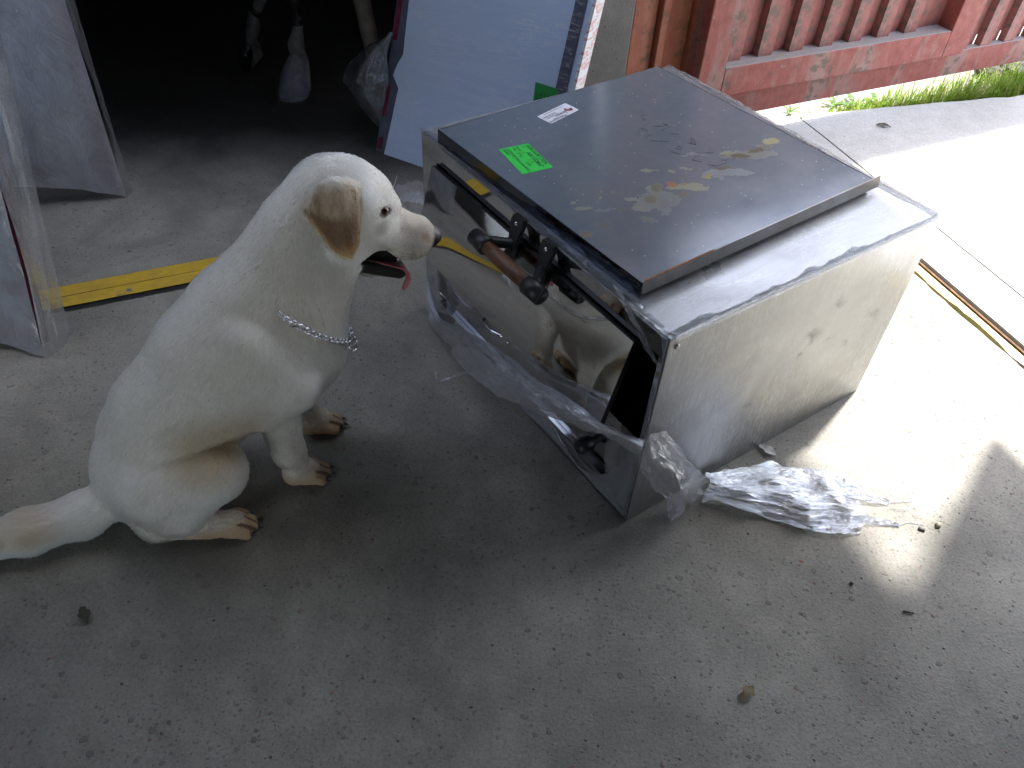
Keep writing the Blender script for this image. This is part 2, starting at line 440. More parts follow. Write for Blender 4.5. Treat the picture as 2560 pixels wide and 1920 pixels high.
# ------------------------------------------------------------------ building round the doorway
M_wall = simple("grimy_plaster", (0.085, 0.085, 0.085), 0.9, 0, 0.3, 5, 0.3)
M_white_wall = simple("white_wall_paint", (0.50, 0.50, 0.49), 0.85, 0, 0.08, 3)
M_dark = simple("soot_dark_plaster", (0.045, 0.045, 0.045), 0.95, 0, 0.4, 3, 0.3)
M_roof = simple("galvanised_roof", (0.07, 0.072, 0.078), 0.6, 0.1, 0.2, 4)
M_head = simple("blue_grey_sheet", (0.24, 0.27, 0.31), 0.6, 0, 0.15, 4)
RZ = 2.3
RE = Vector((1.41, 2.07, 0))            # point under the roof edge over the doorway
def roof_poly(x_left):
    return [RE - L2 * 1.05, RE + L2 * 7.2, Vector((-0.6, -4.4, 0)), Vector((x_left, -4.4, 0)), Vector((x_left, 7.6, 0)), Vector((0.95, 7.6, 0))]
ROOF_LEFT = -1.9
back = [Vector((0.62, 3.3, 0)), Vector((0.62, 7.4, 0)), Vector((-6.5, 7.4, 0)), Vector((-6.5, 1.0, 0))]
def prism(name, poly, z0, z1, mat):
    n = len(poly); V = [(p.x, p.y, z0) for p in poly] + [(p.x, p.y, z1) for p in poly]
    a = sum(poly[i].x * poly[(i + 1) % n].y - poly[(i + 1) % n].x * poly[i].y for i in range(n))
    F = [tuple(range(n))[::-1], tuple(range(n, 2 * n))] + [(i, (i + 1) % n, (i + 1) % n + n, i + n) for i in range(n)]
    if a < 0: F = [f[::-1] for f in F]
    return mesh_obj(name, V, F, mat)

roof = empty("workshop_roof", (0, 0, RZ)); tag(roof, "dark corrugated roof over the workshop with an added gap to let skylight in", "roof")
def roof_part(poly):
    o = prism("roof_sheet", poly, RZ, RZ + 0.10, M_roof); o.parent = roof; o.matrix_parent_inverse = Matrix.Translation((0, 0, -RZ))
def edge_x(y): return RE.x + L2.x * (y - RE.y) / L2.y
WY, WX = -2.6, -3.2                       # wall with a light opening added behind the camera, closed left wall
BX0, BX1, BY0, BY1 = -3.1, -0.1, 1.32, 2.34          # roof gap added to let skylight onto the dog and wrapped frames
roof_part([Vector((WX, WY, 0)), Vector((edge_x(WY), WY, 0)), Vector((edge_x(BY0), BY0, 0)), Vector((WX, BY0, 0))])
roof_part([Vector((BX1, BY0 + .002, 0)), Vector((edge_x(BY0), BY0 + .002, 0)), Vector((edge_x(2.95), 2.95, 0)), Vector((0.35, 2.95, 0)), Vector((0.35, 3.3, 0)), Vector((BX1, 3.3, 0))])
roof_part([Vector((WX, BY1, 0)), Vector((BX1 - .002, BY1, 0)), Vector((BX1 - .002, 3.3, 0)), Vector((WX, 3.3, 0))])
roof_part([Vector((WX, 3.302, 0)), Vector((0.95, 3.302, 0)), Vector((0.95, 7.6, 0)), Vector((WX, 7.6, 0))])
DX0, DX1, DZ = -2.4, -0.45, 1.35  # unseen opening behind the camera, sized to light the dog's flank
OY0, OY1, OZ = 0.9, 1.9, 0.02  # left opening, closed off to keep its light out
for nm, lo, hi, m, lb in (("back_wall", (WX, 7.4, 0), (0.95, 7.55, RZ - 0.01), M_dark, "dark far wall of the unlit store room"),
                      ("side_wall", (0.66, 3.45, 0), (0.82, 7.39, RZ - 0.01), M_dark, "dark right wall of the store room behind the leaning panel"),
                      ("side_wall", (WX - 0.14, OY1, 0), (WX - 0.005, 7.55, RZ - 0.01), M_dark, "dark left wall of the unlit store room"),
                      ("yard_wall", (WX - 0.14, WY + .005, 0), (WX - 0.005, OY0, RZ - 0.01), M_wall, "grey plaster wall along the workshop's left side"),
                      ("lintel", (WX - 0.14, OY0 + .003, OZ), (WX - 0.005, OY1 - .003, RZ - 0.01), M_wall, "grey lintel over the opening on the workshop's left side"),
                      ("side_wall", (0.36, 2.99, 0), (0.655, 3.44, RZ - 0.01), M_dark, "dark wall return added behind the concrete column to close a light leak"),  # added to stop light leaking past the column
                      ("shade_header", (WX, 2.345, 0.72), (-0.56, 2.40, RZ - 0.005), M_head, "blue-grey sheet header added to keep light out of the store room"),  # unseen header added to darken the store room floor
                      ("sun_block_wall", (WX, 2.345, RZ + 0.105), (0.92, 2.50, 5.9), M_white_wall, "white painted wall added above the roof gap to block sun and bounce skylight"),  # unseen wall added to keep sun out of the roof gap
                      ("front_wall", (WX, WY - .14, 0), (DX0, WY, RZ - 0.01), M_wall, "grey plaster pier left of the added light opening behind the photographer"),
                      ("front_wall", (DX1, WY - .14, 0), (edge_x(WY) - .02, WY, RZ - 0.01), M_wall, "grey plaster pier right of the added light opening behind the photographer"),
                      ("lintel", (DX0 + .003, WY - .14, DZ), (DX1 - .003, WY, RZ - 0.01), M_wall, "grey lintel over the added light opening behind the photographer")):
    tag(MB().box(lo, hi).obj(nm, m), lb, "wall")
tag(MB().box((3.6, -7.0, -0.05), (3.8, 1.5, 2.6)).obj("light_block_wall", M_wall), "dark plaster wall added across the yard to cut low light from the right", "wall")  # unseen wall added to cut low light under the shutter
sh0, sh1 = EDGE + L2 * 0.40 + L2N * 0.10, EDGE + L2 * 5.6 + L2N * 0.10
sh = empty("shade_shutter", tuple(sh0), math.atan2(L2.y, L2.x)); tag(sh, "half raised grey shutter added at the doorway to shade the lower right", "shutter")  # stand-in for an unseen hanging thing that casts the lower right shadow
SL = (sh1 - sh0).length; nsl = 22
s0_ = None
for k in range(nsl):
    z0 = 0.86 + k * (RZ - 0.88) / nsl
    if s0_ is None: s0_ = MB().box((0, -0.012, 0), (SL, 0.012, (RZ - 0.88) / nsl - 0.002), 0.004).obj("slat", M_roof, sh); o = s0_
    else: o = s0_.copy(); COL.objects.link(o); o.parent = sh
    o.location = (0, 0, z0)

# ------------------------------------------------------------------ red steel gate, posts and column
def painted(name, red, worn, rust, wear=0.5, streak=(1, 1, 0.25)):
    t = NT(name); c = t.coord(scale=streak); c2 = t.coord()
    a = t.noise(c, 9, 8, 0.68, 0.6); b = t.noise(c2, 26, 8, 0.7); d = t.noise(c2, 90, 4, 0.6)
    col = t.mix(t.ramp(b, [(0.35, 0.0), (0.7, 1.0)]), red, tuple(x * 0.72 for x in red))
    col = t.mix(t.ramp(a, [(wear, 0.0), (wear + 0.16, 0.75)]), col, worn)
    col = t.mix(t.ramp(t.math('ADD', t.math('MULTIPLY', b, 0.6), t.math('MULTIPLY', a, 0.4)), [(wear + 0.07, 0.0), (wear + 0.10, 0.9)]), col, rust)
    chip = t.ramp(t.noise(c2, 40, 5, 0.75), [(0.64, 0.0), (0.67, 1.0)])
    col = t.mix(chip, col, (0.21, 0.20, 0.17))
    nz = t.n("ShaderNodeSeparateXYZ", {"Vector": t.n("ShaderNodeNewGeometry").outputs["Normal"]}).outputs[2]
    dust = t.math('MULTIPLY', t.ramp(nz, [(0.5, 0.0), (0.8, 1.0)]), t.ramp(d, [(0.2, 0.6), (0.6, 1.0)]))
    col = t.mix(dust, col, (0.30, 0.285, 0.27))
    t.P(Base_Color=col, Roughness=t.ramp(b, [(0.3, 0.45), (0.7, 0.75)]), Normal=t.bump(t.math('ADD', t.math('MULTIPLY', chip, -0.6), t.math('ADD', b, t.math('MULTIPLY', d, 0.4))), 0.55, 0.004))
    return t.m
M_red = painted("worn_red_paint", (0.27, 0.062, 0.047), (0.235, 0.17, 0.145), (0.11, 0.075, 0.052), 0.49)
M_redrust = painted("rusted_red_paint", (0.34, 0.10, 0.055), (0.33, 0.17, 0.09), (0.16, 0.09, 0.055), 0.46, (1, 1, 0.12))
M_redfade = painted("faded_red_sheet", (0.265, 0.075, 0.062), (0.225, 0.175, 0.152), (0.12, 0.085, 0.063), 0.44, (1, 1, 0.15))

GK = 0.972
GO = Vector((0.8874, 2.8829, 0.039)); GA = math.radians(27.75)
gate = empty("red_gate", tuple(GO), GA)
tag(gate, "worn red steel gate leaf with ribbed panels standing open above the grass", "gate")
GH = 1.55
def gbox(name, lo, hi, mat, bev=0.004):
    lo, hi = [x * GK for x in lo], [x * GK for x in hi]
    return MB().box(lo, hi, bev).obj(name, mat, gate)
gbox("bottom_plate", (-0.397, 0.006, 0.060), (1.885, 0.06, 0.163), M_red)
gbox("stile", (-0.397, -0.030, 0.166), (-0.287, 0.05, GH), M_red)
gbox("bottom_rail", (-0.2865, -0.0302, 0.1662), (0.8095, 0.05, 0.272), M_red)
gbox("stile", (0.810, -0.030, 0.166), (0.924, 0.05, GH), M_red)
gbox("stile", (1.79, -0.030, 0.166), (1.885, 0.05, GH), M_red)
gbox("top_rail", (-0.286, -0.02, GH - 0.1), (0.809, 0.05, GH), M_red)
gbox("top_rail", (0.925, -0.02, GH - 0.1), (1.789, 0.05, GH), M_red)
gbox("backing_sheet", (-0.285, 0.045, 0.20), (1.84, 0.049, GH - 0.05), M_redfade, 0)
def rib_mesh(z0):
    p = 0.1385
    prof = [(0.0, 0.044), (0.004, 0.014), (0.066, 0.014), (0.094, 0.040), (p - 0.002, 0.044)]
    V = [(x, y, z0) for x, y in prof] + [(x, y, GH - 0.09) for x, y in prof]
    n = len(prof)
    V = [(a * GK, b * GK, c * GK) for a, b, c in V]
    return V, [(i, i + 1, n + i + 1, n + i) for i in range(n - 1)]
V, F = rib_mesh(0.26); rib0 = mesh_obj("rib", V, F, M_redfade, gate); rib0.location = ((-0.262) * GK, 0, 0)
for k in range(1, 7):
    o = rib0.copy(); COL.objects.link(o); o.parent = gate; o.location = ((-0.262 + 0.1420 * k) * GK, 0, 0)
V, F = rib_mesh(0.155); rib1 = mesh_obj("rib", V, F, M_redfade, gate); rib1.location = ((0.935) * GK, 0, 0)
for k in range(1, 6):
    o = rib1.copy(); COL.objects.link(o); o.parent = gate; o.location = ((0.935 + 0.142 * k) * GK, 0, 0)
# concrete column and two rusty posts on the hinge side
M_col = concrete("column_concrete", (0.13, 0.125, 0.115), (0.20, 0.19, 0.175), False, 0.85, 0.4)
def gp(x, y, z=0):
    return Vector((0.913, 2.966, 0)) + Vector((x * math.cos(GA) - y * math.sin(GA), x * math.sin(GA) + y * math.cos(GA), z))
col_ = MB().box((-0.092, 0, -0.05), (0.085, 0.28, 2.25), 0.008).obj("concrete_column", M_col, None, loc=gp(-0.765, 0.0), rot=(0, 0, GA))
tag(col_, "grey rough concrete column between the leaning blue panel and the red posts", "column")
t_ = MB()
def post(x, w, lab):
    root = empty("steel_post", gp(x, 0), GA); tag(root, lab, "gate post", "rusty red posts beside the concrete column")
    MB().box((-w / 2, 0.012, -0.045), (w / 2 - 0.035, 0.12, 2.2), 0.006).obj("channel", M_redrust, root)
    MB().box((w / 2 - 0.033, -0.012, -0.045), (w / 2 - 0.004, 0.10, 2.2), 0.004).obj("flange", M_redrust, root)
post(-0.612, 0.128, "rusty red steel post touching the concrete column")
post(-0.478, 0.128, "rusty red steel post next to the gate's hinge side")

# ------------------------------------------------------------------ stainless oven with the loose steel tray on it
def steel(name, col=(0.62, 0.63, 0.65), rough=0.25, brush=(4, 260, 4), bstr=0.25, smear=0.15, wrap=0.0, wrapdir=(6, 6, 1.2), tarn=None, milk=0.0, spots=()):
    t = NT(name); c = t.coord()
    b = t.noise(t.coord(scale=brush), 3, 3, 0.6); s = t.noise(c, 5, 6, 0.65, 0.7)
    base = t.mix(t.ramp(s, [(0.35, 0.0), (0.7, 1.0)]), col, tuple(x * (1 - smear) for x in col))
    base = t.mix(0.25, base, t.ramp(b, [(0.3, tuple(x * 0.7 for x in col)), (0.7, tuple(min(1, x * 1.2) for x in col))]))
    if tarn:
        base = t.mix(t.ramp(t.noise(t.coord(loc=(2, 5, 1)), 3.3, 5, 0.6, 0.8), [(0.46, 0.0), (0.64, tarn[1])]), base, tarn[0])
    for (u, z, ru, rz, op) in spots:
        wv = t.n("ShaderNodeVectorMath", {0: c, 1: t.n("ShaderNodeVectorMath", {0: t.n("ShaderNodeVectorMath", {0: t.n("ShaderNodeTexNoise", {"Vector": c, "Scale": 38, "Detail": 6, "Roughness": 0.7}).outputs[1], 1: (0.5, 0.5, 0.5)}, operation='SUBTRACT').outputs[0], "Scale": 0.07}, operation='SCALE').outputs[0]}, operation='ADD').outputs[0]
        q = t.n("ShaderNodeMapping", {"Vector": wv, "Location": (u, 0, z), "Rotation": (0, 0.5, 0), "Scale": (ru, 1e6, rz)}, vector_type='TEXTURE').outputs[0]
        d = t.n("ShaderNodeVectorMath", {0: q}, operation='LENGTH').outputs["Value"]
        base = t.mix(t.math('MULTIPLY', t.ramp(d, [(0.2, 1.0), (1.0, 0.0)]), op), base, (0.03, 0.028, 0.025))
    t.P(Base_Color=base, Metallic=1.0, Roughness=t.ramp(s, [(0.3, rough * 0.8), (0.7, rough * 1.35)]), Normal=t.bump(b, bstr, 0.001))
    if wrap:
        cz = t.noise(t.coord(scale=tuple(x * 1.0 for x in wrapdir), loc=(5, 2, 1)), 16, 6, 0.68, 1.0)
        cm = t.math('MULTIPLY', t.ramp(t.math('ABSOLUTE', t.math('SUBTRACT', cz, 0.5)), [(0.0, 1.0), (0.028, 0.0)]), t.ramp(t.noise(c, 4.5, 4, 0.6, 0.5), [(0.40, 0.1), (0.62, 0.85)]))
        t.P(Base_Color=t.mix(cm, base, (0.62, 0.63, 0.65)), Metallic=t.math('SUBTRACT', 1.0 - milk, t.math('MULTIPLY', cm, 0.5)))
        w = t.noise(t.coord(scale=wrapdir), 9, 7, 0.7, 1.6); w2 = t.noise(t.coord(scale=tuple(x * 2.3 for x in wrapdir), loc=(3, 1, 2)), 14, 3, 0.6, 0.5)
        h = t.math('ADD', t.math('ABSOLUTE', t.math('SUBTRACT', w, 0.5)), t.math('MULTIPLY', w2, 0.25))
        t.P(Coat_Weight=wrap, Coat_Roughness=0.10, Coat_IOR=1.5, Coat_Normal=t.bump(h, 0.9, 0.01))
    return t.m
M_top = steel("brushed_steel_in_film", (0.36, 0.375, 0.40), 0.30, (4, 160, 4), 0.25, 0.10, 0.6, (2.0, 7, 5), None, 0.45)
M_side = steel("smeared_steel_in_film", (0.365, 0.37, 0.375), 0.33, (5, 5, 130), 0.25, 0.25, 0.75, (7, 7, 0.7), ((0.285, 0.275, 0.25), 0.6), 0.12, ((.447, .328, .036, .020, .95), (.43, .285, .018, .012, .7), (.505, .395, .030, .016, .55), (.52, .29, .014, .010, .5), (.66, .30, .05, .012, .45), (.60, .24, .016, .012, .5), (.30, .20, .02, .008, .35)))
M_polish = steel("polished_steel", (0.66, 0.66, 0.665), 0.045, (3, 3, 3), 0.02, 0.05)
def mirror():
    t = NT("mirror_polished_door"); c = t.coord()
    wv = t.noise(c, 2.2, 2, 0.4); s = t.noise(c, 9, 6, 0.7, 0.6)
    t.P(Base_Color=(0.66, 0.655, 0.645), Metallic=1.0, Roughness=t.ramp(s, [(0.35, 0.025), (0.75, 0.10)]), Normal=t.bump(wv, 0.35, 0.06))
    return t.m
M_mirror = mirror()
M_inside = simple("oven_interior_dark", (0.03, 0.03, 0.033), 0.35, 0.6, 0.3, 8)
M_blackcast = simple("black_cast_iron", (0.030, 0.031, 0.033), 0.42, 0.3, 0.3, 60, 0.15)
M_wood = NT("worn_brown_wood")
_c = M_wood.coord(scale=(1, 1, 1)); _g = M_wood.noise(M_wood.coord(scale=(30, 3, 30)), 3, 6, 0.6, 0.8)
M_wood.P(Base_Color=M_wood.ramp(_g, [(0.3, (0.05, 0.021, 0.011)), (0.6, (0.135, 0.06, 0.03)), (0.8, (0.20, 0.10, 0.052))]), Roughness=0.5, Normal=M_wood.bump(_g, 0.3, 0.003))
M_wood = M_wood.m

OW, OD, OH = 0.8564, 0.7685, 0.5192
OP = Vector((0.2638, 1.0377, 0)); OA = math.radians(36.670)
# oven frame: local x = depth (away to the right), local y = along the front, z up; front face is x = 0
oven = empty("steel_oven", tuple(OP), OA)
tag(oven, "boxy stainless steel oven, half unwrapped, with mirror door and wooden handle", "oven")
def olocal(p): return Matrix.Rotation(-OA, 3, 'Z') @ (Vector(p) - OP)
OX = Vector((math.cos(OA), math.sin(OA), 0)); OY = Vector((-math.sin(OA), math.cos(OA), 0))
def ofront(px, py, u=0.0): return olocal(on_plane(px, py, OP + OX * u, OX))
def otop(px, py, z): return olocal(gnd(px, py, z))
def oside(px, py, w=0.0): return olocal(on_plane(px, py, OP + OY * w, OY))
T = 0.004
def obox(name, lo, hi, mat, bev=0.0, parent=None): return MB().box(lo, hi, bev).obj(name, mat, parent or oven)
# shell panels, butted edge to edge
obox("top_panel", (0, 0, OH - T), (OD, OW, OH), M_top, 0.0015)
obox("side_panel", (0.0, 0.0, 0.0), (OD, T, OH - T - 0.0005), M_side, 0.001)
obox("side_panel", (0.0, OW - T, 0.0), (OD, OW, OH - T - 0.0005), M_side, 0.001)
obox("back_panel", (OD - T, T + 0.0005, 0.0), (OD, OW - T - 0.0005, OH - T - 0.0005), M_side)
obox("base_panel", (0.0, T + 0.0005, 0.0), (OD - T - 0.0005, OW - T - 0.0005, T), M_inside)
# front frame
obox("frame_rail", (-0.002, T + 0.0005, 0.470), (0.030, OW - T - 0.0005, OH - T - 0.0005), M_polish, 0.0015)
obox("frame_stile", (-0.0015, 0.786, 0.062), (0.030, OW - T - 0.0005, 0.4695), M_polish, 0.0015)
obox("frame_stile", (-0.0015, T + 0.0005, 0.062), (0.030, 0.016, 0.4695), M_polish, 0.001)
obox("frame_rail", (-0.002, T + 0.0005, T + 0.0005), (0.030, OW - T - 0.0005, 0.0615), M_polish, 0.0015)
# dark recess behind the door and its lining
obox("lining", (0.20, 0.017, 0.062), (0.204, 0.785, 0.47), M_inside)
obox("lining", (0.031, 0.0165, 0.062), (0.1995, 0.019, 0.4695), M_inside)
obox("lining", (0.031, 0.020, 0.4665), (0.1995, 0.785, 0.4695), M_inside)
# lower polished panel with a slot and a knob
lp = obox("lower_panel", (0.010, 0.0165, 0.062), (0.014, 0.785, 0.232), M_polish, 0.001)
pslot = ofront(1478, 1138, 0.008)
obox("slot", (0.006, pslot.y - 0.045, pslot.z - 0.012), (0.0095, pslot.y + 0.045, pslot.z + 0.016), M_inside, 0.001, )
pk = ofront(1462, 1112, -0.02)
MB().tube([(0.010, pk.y, pk.z), (-0.004, pk.y, pk.z), (-0.006, pk.y, pk.z), (-0.036, pk.y, pk.z), (-0.040, pk.y, pk.z)], [0.010, 0.010, 0.0165, 0.0155, 0.012], 18).obj("knob", M_blackcast, oven, True)
pk2 = ofront(1548, 1050, 0.03)
MB().tube([(0.10, pk2.y, pk2.z), (0.03, pk2.y, pk2.z), (0.022, pk2.y, pk2.z)], [0.011, 0.011, 0.008], 12).obj("latch", M_blackcast, oven, True)

# door: hung at the top, its foot standing proud
door = empty("door", (-0.004, 0, 0.466)); door.parent = oven
tilt = math.atan2(0.052, 0.205)
door.rotation_euler = (0, tilt, 0)      # foot swings out towards -x
DL = 0.212
dv = MB()
y0, y1 = 0.068, 0.784; ny, nz = 30, 10
V = []; F = []
for i in range(ny + 1):
    for k in range(nz + 1):
        a = i / ny; b = k / nz
        V.append((-0.010 * math.sin(a * math.pi) ** 0.6 * math.sin(b * math.pi) ** 0.7 - 0.012, y0 + (y1 - y0) * a, -DL * b))
for i in range(ny):
    for k in range(nz):
        q = i * (nz + 1) + k; F.append((q, q + 1, q + nz + 2, q + nz + 1))
mesh_obj("door_skin", V, F, M_mirror, door, True)
MB().box((-0.0115, y0, -DL), (0.003, y1, 0), 0.001).obj("door_body", M_inside, door)

# handle: wooden bar in two black collars on riveted brackets
hd = empty("handle", (0, 0, 0)); hd.parent = oven
hu = -0.078
cl = ofront(1203, 606, hu); cr = ofront(1334, 724, hu)
hz = (cl.z + cr.z) / 2
ya, yb = cl.y, cr.y                       # ya > yb
MB().tube([(hu, ya - 0.010, hz), (hu, ya - 0.06, hz), (hu, yb + 0.06, hz), (hu, yb + 0.010, hz)], [0.0135, 0.0158, 0.0158, 0.0135], 20).obj("wooden_bar", M_wood, hd, True)
def door_u(z): return -0.014 - (0.466 - z) * math.tan(tilt) - 0.008
def collar(y, d):
    MB().tube([(hu, y + d * 0.020, hz), (hu, y + d * 0.024, hz), (hu, y - d * 0.020, hz), (hu, y - d * 0.023, hz)], [0.015, 0.0185, 0.0200, 0.0165], 22).obj("collar", M_blackcast, hd, True)
    # bracket: plate on the door, arm out to the collar
    m = MB()
    zt, zb = hz + 0.062, hz - 0.058
    prof = [(zt, 0.017), (zt - 0.012, 0.020), (hz + 0.016, 0.013), (hz - 0.014, 0.013), (zb + 0.012, 0.020), (zb, 0.016)]
    V = []; F = []
    yc = y - d * 0.042
    for z, w in prof:
        for sx in (0, 1):
            V += [(door_u(z) - 0.012 + sx * 0.011, yc - w, z), (door_u(z) - 0.012 + sx * 0.011, yc + w, z)]
    for i in range(len(prof) - 1):
        a, b = i * 4, i * 4 + 4
        F += [(a, a + 1, b + 1, b), (a + 2, b + 2, b + 3, a + 3), (a, b, b + 2, a + 2), (a + 1, a + 3, b + 3, b + 1)]
    F += [(0, 2, 3, 1), (len(V) - 4, len(V) - 3, len(V) - 1, len(V) - 2)]
    m.add(V, F)
    m.tube([(door_u(hz) - 0.006, yc, hz + 0.004), (hu + 0.016, y - d * 0.012, hz + 0.002), (hu + 0.006, y - d * 0.004, hz)], [0.011, 0.0125, 0.013], 12)
    m.obj("bracket", M_blackcast, hd, False)
    for z in (zt - 0.014, zb + 0.013):
        MB().tube([(door_u(z) - 0.010, yc, z), (door_u(z) - 0.0145, yc, z), (door_u(z) - 0.016, yc, z)], [0.006, 0.0058, 0.003], 12).obj("screw", M_polish, hd, True)
collar(ya, 1); collar(yb, -1)
# small bright pull and a screw low on the door
p1, p2 = ofront(1217, 792, -0.055), ofront(1268, 838, -0.055)
MB().tube([(-0.052, p1.y, p1.z), (-0.068, p1.y - 0.004, p1.z - 0.002), (-0.074, (p1.y + p2.y) / 2, (p1.z + p2.z) / 2 - 0.004), (-0.068, p2.y + 0.004, p2.z), (-0.052, p2.y, p2.z)], 0.0042, 10).obj("small_pull", M_polish, oven, True)
p3 = ofront(1275, 853, -0.05)
MB().tube([(-0.044, p3.y, p3.z), (-0.058, p3.y, p3.z), (-0.060, p3.y, p3.z)], [0.006, 0.006, 0.003], 10).obj("screw", M_polish, oven, True)
# rivets on the right hand side panel
for px, py in ((1692, 866),):
    p = oside(px, py)
    MB().tube([(p.x, 0.0005, p.z), (p.x, -0.003, p.z), (p.x, -0.0034, p.z)], [0.006, 0.005, 0.003], 10).obj("rivet", M_side, oven, True)

# ---- dark steel tray lying upside down on the oven
TZ = 0.553
def tray_mat():
    t = NT("blued_steel_tray"); c = t.coord()
    s = t.noise(c, 4, 6, 0.65, 0.8); f = t.noise(c, 40, 5, 0.7); b = t.noise(t.coord(scale=(3, 90, 3)), 3, 3)
    base = t.ramp(s, [(0.30, (0.170, 0.220, 0.275)), (0.55, (0.205, 0.238, 0.280)), (0.75, (0.25, 0.260, 0.282))])
    base = t.mix(0.22, base, t.ramp(f, [(0.3, (0.12, 0.13, 0.145)), (0.7, (0.28, 0.29, 0.30))]))
    rough = t.ramp(s, [(0.3, 0.15), (0.7, 0.26)])
    metal = 1.0
    warp = t.n("ShaderNodeVectorMath", {0: t.n("ShaderNodeTexNoise", {"Vector": c, "Scale": 22, "Detail": 6, "Roughness": 0.68}).outputs[1], 1: (0.5, 0.5, 0.5)}, operation='SUBTRACT').outputs[0]
    cw = t.n("ShaderNodeVectorMath", {0: c, 1: t.n("ShaderNodeVectorMath", {0: warp, "Scale": 0.055}, operation='SCALE').outputs[0]}, operation='ADD').outputs[0]
    allm = None
    for (u, w, ru, rw, ang, col, op) in STAINS:
        q = t.n("ShaderNodeMapping", {"Vector": cw, "Location": (u, w, 0), "Rotation": (0, 0, ang), "Scale": (ru, rw, 1e6)}, vector_type='TEXTURE').outputs[0]
        xy = t.n("ShaderNodeVectorMath", {0: q, 1: (1, 1, 0)}, operation='MULTIPLY').outputs[0]
        d = t.n("ShaderNodeVectorMath", {0: xy}, operation='LENGTH').outputs["Value"]
        m = t.math('MULTIPLY', t.ramp(d, [(0.80, 1.0), (0.92, 0.0)]), op)
        base = t.mix(m, base, col)
        allm = m if allm is None else t.math('MAXIMUM', allm, m)
    sp = t.vor(c, 130); sc_ = t.n("ShaderNodeSeparateColor", {"Color": sp.outputs["Color"]})
    dots = t.math('MULTIPLY', t.math('GREATER_THAN', sc_.outputs[0], 0.955), t.ramp(sp.outputs["Distance"], [(0.10, 1.0), (0.22, 0.0)]))
    base = t.mix(dots, base, (0.5, 0.49, 0.46))
    mm = t.math('MAXIMUM', allm, dots)
    t.P(Base_Color=base, Metallic=t.math('SUBTRACT', 0.40, t.math('MULTIPLY', mm, 0.38)), Roughness=t.mix(mm, rough, 0.62), Normal=t.bump(t.math('ADD', f, t.math('MULTIPLY', b, 0.4)), 0.06, 0.002))
    return t.m
tray_c = (0.353, 0.4605)                                    # centre of the tray in the oven's frame
STAINS = []
def stain(px, py, rx, ry, col, op=1.0, ang=None):
    """photo spot -> patch in the tray's own metres"""
    p = otop(px, py, TZ); dx = otop(px + rx, py, TZ) - p; dy = otop(px, py + ry, TZ) - p
    U_, S_, _ = np.linalg.svd(np.array([[dx.x, dy.x], [dx.y, dy.y]]))
    STAINS.append((p.x - tray_c[0], p.y - tray_c[1], max(0.004, float(S_[0])), max(0.004, float(S_[1])), math.atan2(U_[1, 0], U_[0, 0]), col, op))
def z6(x, y): return 1380 + x / 2.6976, 260 + y / 2.6976
YEL, OLV, BRN, GRY, ORA, PAL = (0.27, 0.235, 0.065), (0.105, 0.09, 0.045), (0.065, 0.046, 0.014), (0.19, 0.18, 0.145), (0.27, 0.095, 0.02), (0.135, 0.14, 0.13)
for x, y, rx, ry, col, op in ((1180, 470, 210, 30, PAL, .45), (1330, 350, 210, 34, OLV, .6), (900, 560, 170, 24, YEL, .5), (700, 640, 150, 70, OLV, .45), (1500, 268, 80, 22, YEL, .8), (1440, 300, 70, 16, OLV, .8), (1390, 325, 62, 16, BRN, .9), (1280, 362, 78, 22, BRN, .95), (1180, 340, 50, 18, YEL, .45),
                              (1150, 440, 84, 16, BRN, .9), (1045, 492, 46, 14, YEL, .9), (1130, 500, 50, 14, PAL, .6), (660, 610, 52, 78, GRY, .75), (580, 690, 78, 34, GRY, .8), (720, 690, 34, 66, PAL, .7), (620, 780, 64, 22, OLV, .7),
                              (690, 565, 46, 34, OLV, .85), (640, 640, 40, 26, OLV, .7), (795, 540, 42, 22, ORA, .9), (875, 545, 22, 12, ORA, .7), (862, 610, 42, 18, OLV, .9), (440, 712, 26, 13, BRN, .8), (318, 812, 58, 17, BRN, .75), (185, 858, 56, 28, OLV, .8), (190, 868, 26, 14, ORA, .55),
                              (190, 690, 90, 16, YEL, .45), (110, 650, 26, 12, YEL, .5), (300, 625, 18, 9, YEL, .6), (297, 580, 14, 11, ORA, .8), (410, 585, 14, 11, ORA, .75), (520, 640, 80, 10, YEL, .45), (330, 705, 90, 8, PAL, .6), (640, 445, 60, 7, YEL, .4), (795, 460, 20, 10, YEL, .5), (880, 435, 50, 9, YEL, .35), (960, 345, 120, 6, PAL, .3)):
    stain(*z6(x, y), rx / 2.6976, ry / 2.6976, col, op)
M_tray = tray_mat()
tray = empty("steel_tray", tuple(OP + Matrix.Rotation(OA, 3, 'Z') @ Vector((tray_c[0], tray_c[1], 0))), OA + math.radians(2.2))
tag(tray, "dark stained steel tray lying face down on top of the oven", "tray")
hu_, hw_ = 0.338, 0.3335
def tb(name, lo, hi, mat=M_tray, bev=0.0012): return MB().box(lo, hi, bev).obj(name, mat, tray)
tb("tray_plate", (-hu_, -hw_, TZ - 0.0025), (hu_, hw_, TZ))
M_flange = steel("tray_flange_steel", (0.30, 0.30, 0.295), 0.45, (60, 4, 4), 0.25, 0.3, 0.0, tarn=((0.16, 0.12, 0.09), 0.6))
M_flange_dark = steel("dark_polished_flange", (0.11, 0.125, 0.16), 0.10, (3, 3, 3), 0.05, 0.3)
tb("flange", (-hu_ - 0.0022, -hw_ + 0.001, OH + 0.002), (-hu_ - 0.0002, hw_, TZ - 0.0004), M_flange_dark, 0)
tb("flange", (hu_ + 0.0002, -hw_ + 0.001, OH + 0.004), (hu_ + 0.0022, hw_, TZ - 0.0004), M_flange_dark, 0)
tb("flange", (-hu_, hw_ + 0.0002, OH + 0.006), (hu_, hw_ + 0.0022, TZ - 0.0004), M_flange, 0)
